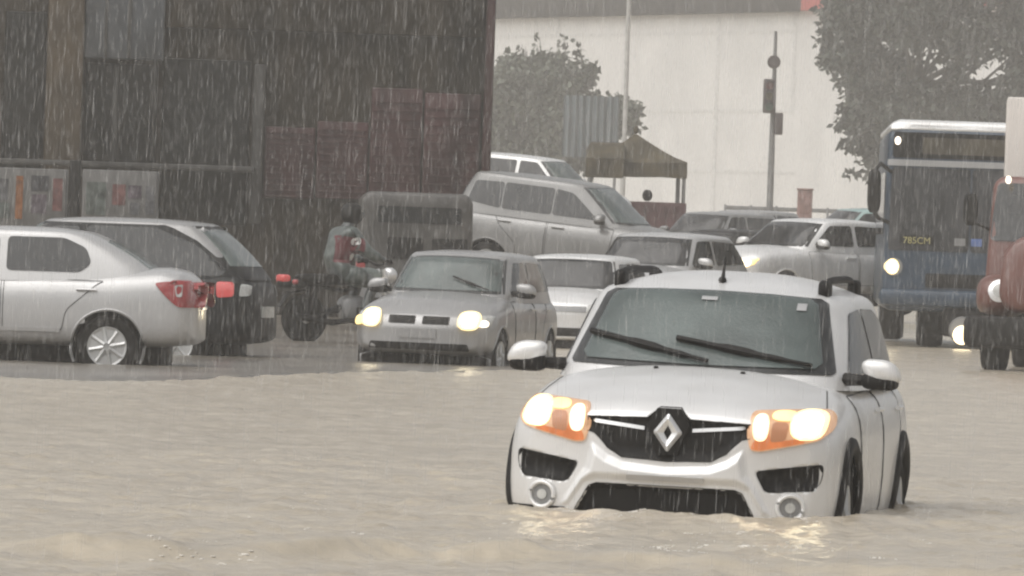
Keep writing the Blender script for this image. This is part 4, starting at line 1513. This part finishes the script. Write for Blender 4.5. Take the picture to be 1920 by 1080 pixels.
def vnoise(x, y, seed):
    r = np.random.default_rng(seed)
    T = r.uniform(-1, 1, (256, 256))
    xi, yi = np.floor(x).astype(int), np.floor(y).astype(int)
    fx_, fy_ = x - xi, y - yi
    fx_, fy_ = fx_ * fx_ * (3 - 2 * fx_), fy_ * fy_ * (3 - 2 * fy_)
    g = lambda i, j: T[i % 256, j % 256]
    return (g(xi, yi) * (1 - fx_) + g(xi + 1, yi) * fx_) * (1 - fy_) + (g(xi, yi + 1) * (1 - fx_) + g(xi + 1, yi + 1) * fx_) * fy_


def height(X, Y):
    h = .007 * vnoise(X / 1.3 + .4 * vnoise(X, Y / 3, 9), Y / 1.9, 1)
    h += .009 * vnoise(X / .45, Y / .8, 2) + .011 * vnoise(X / .2, Y / .33, 3) + .008 * vnoise(X / .09, Y / .16, 4) + .003 * vnoise(X / .045, Y / .09, 14)
    # ripples and a bow wave round the car
    cx, cy = .81, 50.0
    d = np.hypot((X - cx) / 1.15, (Y - cy - .3) / .9)
    h += .020 * np.exp(-((d - 1.05) / .22) ** 2) * np.clip((cy + .8 - Y) / .6, 0, 1) * (1 + .7 * vnoise(X / .16, Y / .3, 5))
    h += .016 * np.exp(-((d - 2.4) / 1.6) ** 2) * np.sin(d * 7 + 1.5 * vnoise(X / .7, Y / .7, 6)) * np.clip((cy + .6 - Y) / 1.5, 0, 1)
    h += .022 * vnoise(X / .14, Y / .28, 11) * np.exp(-(d / 2.0) ** 2) + .010 * vnoise(X / .06, Y / .12, 12) * np.exp(-(d / 1.6) ** 2)
    # ridges close to the camera
    e = np.clip((44.5 - Y) / 2, 0, 1)
    r1 = 41.6 + .55 * np.sin(X * 1.5 + .9) + .25 * vnoise(X / .5, Y * 0, 7)
    h += .075 * e * np.exp(-((Y - r1) / np.where(Y < r1, .22, .5)) ** 2) * (1 + .4 * vnoise(X / .3, Y / .5, 8))
    return h


xs = np.r_[-290, -150, -80, -40, -22, -14, -11, -9, -8, np.linspace(-7, 7, 421), 8, 9, 11, 14, 22, 40, 80, 150, 290]
ys = np.r_[-55, -20, 0, 15, 25, 31, np.linspace(35, 60, 760), np.linspace(60.1, 112, 460), 116, 122, 130, 140, 155, 180, 220, 280, 340, 420, 500, 615]
X, Y = np.meshgrid(xs, ys)
fade = np.clip((7 - np.abs(X)) / 1.5, 0, 1) * np.clip((Y - 33) / 2, 0, 1) * np.clip((114 - Y) / 6, 0, 1)
Z0 = np.zeros_like(X)
for _ in range(9000):     # rings where rain drops strike
    qx, qy = rng.uniform(-5, 5), rng.uniform(38, 62)
    i0, i1 = np.searchsorted(xs, (qx - .11, qx + .11))
    j0, j1 = np.searchsorted(ys, (qy - .11, qy + .11))
    dd = np.hypot(X[j0:j1, i0:i1] - qx, Y[j0:j1, i0:i1] - qy)
    rr = rng.uniform(.0, .07)
    Z0[j0:j1, i0:i1] += rng.uniform(.003, .009) * np.exp(-((dd - rr) / .022) ** 2)
EX = [(-400, 716), (0, 706), (150, 713), (300, 716), (480, 706), (600, 700), (740, 696), (900, 697), (1010, 694)]
edge = []
for px, py in EX:
    u_, v_ = unroll(px, py)
    D = CAMH * F / (v_ + 100)
    edge.append((u_ * D / F, D))
ed = np.array(edge)
Z = (height(X, Y) + Z0) * fade
inp = np.clip((Y - np.interp(X, ed[:, 0], ed[:, 1]) - .2) / 1.2, 0, 1) * (X < ed[-1, 0])
Z = Z * (1 - inp) - .03 * inp
nx, ny = len(xs), len(ys)
I = np.arange(nx * ny).reshape(ny, nx)
Fq = np.stack([I[:-1, :-1], I[:-1, 1:], I[1:, 1:], I[1:, :-1]], -1).reshape(-1, 4)
M['water'] = mat('muddy_flood_water', (.45, .393, .306), .24, 0, .5, 0, .05, 1.3, .6, 8, dirt_or_dark=(.36, .314, .245))
me = bpy.data.meshes.new('flood_water')
me.vertices.add(nx * ny)
me.vertices.foreach_set('co', np.stack([X, Y, Z], -1).reshape(-1).astype(np.float32))
me.from_pydata(np.stack([X, Y, Z], -1).reshape(-1, 3).tolist(), [], Fq.tolist()) if False else None
me.loops.add(Fq.size)
me.loops.foreach_set('vertex_index', Fq.reshape(-1).astype(np.int32))
me.polygons.add(len(Fq))
me.polygons.foreach_set('loop_start', (np.arange(len(Fq)) * 4).astype(np.int32))
me.polygons.foreach_set('use_smooth', np.ones(len(Fq), bool))
me.update()
me.validate()
me.materials.append(M['water'])
wo = bpy.data.objects.new('flood_water', me)
COL.objects.link(wo)
structure(wo)

# road bed under the water
structure(MB().box(-290, 290, -55, 615, -.9, -.75).build('road', mat('wet_asphalt', (.05, .05, .05), .6), smooth=0))

# shallow flooded pavement by the parked cars: a dark wet sheet just above the flood
M['wetpave'] = mat('wet_pavement', (.16, .142, .118), .30, 0, .45, 0, .25, 1.2, .15, 5, stretch=(1, .3, 1))
pv = []
for (x, y) in edge:
    pv.append([(x + .05 * math.sin(y * 9), y + .2 * math.sin(x * 7), -.02), (x, y + .3 + .2 * math.sin(x * 7), .006), (x, y + 1.5, .008), (x - .3, 155, .008)])
rows = [[r[k] for r in pv] for k in range(4)]
structure(MB().rings(rows, closed=False).build('pavement', M['wetpave']))

# foam and chop
M['foam'] = mat('foam', (.72, .68, .62), .6, 0, .4, 0, .08, 20)
fm = MB()


def wz(x, y):
    return float(height(np.array([x]), np.array([y]))[0])


spots = []
for i in range(240):   # along the front of the car
    t = random.uniform(-1, 1)
    spots.append((.80 + t * .95, 49.93 + .24 * abs(t) ** 3 - random.uniform(0, .3), random.uniform(.008, .024)))
for i in range(50):
    spots.append((random.gauss(.75, .9), random.uniform(44, 49.6), random.uniform(.006, .02)))
for px, py, n, sp_ in ((395, 1050, 5, .16), (430, 1060, 4, .14), (1270, 1030, 16, .10), (1410, 1000, 12, .08), (1480, 1070, 18, .14), (690, 1000, 3, .03), (1190, 1045, 10, .1), (1440, 1030, 8, .1), (820, 1035, 6, .1)):
    u_, v_ = unroll(px, py)
    D = CAMH * F / (v_ + 100)
    for i in range(n):
        spots.append((u_ * D / F + random.gauss(0, sp_), D + random.gauss(0, .25), random.uniform(.010, .030)))
for i in range(260):
    spots.append((random.uniform(-2.6, 2.8), random.uniform(40.5, 60), random.uniform(.004, .010)))
for x, y, r in spots:
    for k in range(9):
        xx, yy, rr = x + random.gauss(0, .035), y + random.gauss(0, .08), r * random.uniform(.12, .42)
        fm.blob((xx, yy, wz(xx, yy) + rr * .1), (rr * random.uniform(.8, 1.8), rr * 1.6, rr * random.uniform(.25, .6)), 4)
fo = fm.build('foam', M['foam'])
fo['kind'] = 'stuff'

# ------------------------------------------------------------------ rain
rm = bpy.data.materials.new('rain_drop')
rm.use_nodes = True
nt = rm.node_tree
b = nt.nodes['Principled BSDF']
b.inputs['Base Color'].default_value = (.8, .8, .8, 1)
b.inputs['Roughness'].default_value = .3
b.inputs['Alpha'].default_value = .115
NR = 135000
x = rng.uniform(-7.5, 7.5, NR)
y = rng.uniform(26, 120, NR)
z = rng.uniform(.0, 6.5, NR)
ln = rng.uniform(.045, .10, NR) * rng.choice([1, 1, 1, 1.7], NR)
rd = rng.uniform(.0009, .0024, NR)
tx_ = rng.normal(.02, .012, NR)
top = np.c_[x + tx_ * ln, y, z + ln]
bot = np.c_[x, y, z]
mid = bot * .7 + top * .3
V = [bot]
for k in range(3):
    a = 2 * PI * k / 3
    V.append(mid + np.c_[rd * math.cos(a), rd * math.sin(a), 0 * rd])
V.append(top)
V = np.stack(V, 1).reshape(-1, 3)
k = np.arange(NR) * 5
Fr = np.concatenate([np.c_[k, k + 2, k + 1], np.c_[k, k + 3, k + 2], np.c_[k, k + 1, k + 3], np.c_[k + 4, k + 1, k + 2], np.c_[k + 4, k + 2, k + 3], np.c_[k + 4, k + 3, k + 1]])
r = MB().add(V, Fr).build('rain', rm, smooth=0)
r['kind'] = 'stuff'

# ------------------------------------------------------------------ haze
hm = bpy.data.materials.new('haze')
hm.use_nodes = True
nt = hm.node_tree
nt.nodes.remove(nt.nodes['Principled BSDF'])
pvn = nt.nodes.new('ShaderNodeVolumePrincipled')
pvn.inputs['Color'].default_value = (.965, .95, .925, 1)
pvn.inputs['Density'].default_value = .0008
pvn.inputs['Anisotropy'].default_value = .2
nt.links.new(pvn.outputs['Volume'], nt.nodes['Material Output'].inputs['Volume'])
hz = MB().box(-292, 292, -57, 617, -2, 19).build('haze', hm, smooth=0)
hz['kind'] = 'stuff'

# ------------------------------------------------------------------ light
wd = bpy.data.worlds.new('World')
SC.world = wd
wd.use_nodes = True
nt = wd.node_tree
sky = nt.nodes.new('ShaderNodeTexSky')
sky.sky_type = 'NISHITA'
sky.sun_disc = False
EL, ROT = math.radians(60), math.radians(232)
sky.sun_elevation = EL
sky.sun_rotation = ROT
sky.air_density = 1.0
sky.dust_density = 4.0
hsv = nt.nodes.new('ShaderNodeHueSaturation')
hsv.inputs['Saturation'].default_value = .12
nt.links.new(sky.outputs['Color'], hsv.inputs['Color'])
nt.links.new(hsv.outputs['Color'], nt.nodes['Background'].inputs['Color'])
nt.nodes['Background'].inputs['Strength'].default_value = .075
sun = bpy.data.lights.new('sun', 'SUN')
sun.energy = 1.5
sun.angle = math.radians(90)
sun.color = (1, .97, .93)
so = bpy.data.objects.new('sun', sun)
COL.objects.link(so)
# direction to the sun: rotation measured from +Y toward +X
dv = Vector((math.sin(ROT) * math.cos(EL), math.cos(ROT) * math.cos(EL), math.sin(EL)))
so.rotation_euler = dv.to_track_quat('Z', 'Y').to_euler()

SC.view_settings.view_transform = 'Standard'
SC.view_settings.look = 'None'
SC.view_settings.exposure = 0.6
SC.view_settings.gamma = 1.0
cy = SC.cycles
cy.use_denoising = True
cy.max_bounces = 8
cy.volume_bounces = 2
cy.transparent_max_bounces = 24
cy.filter_width = 2.3
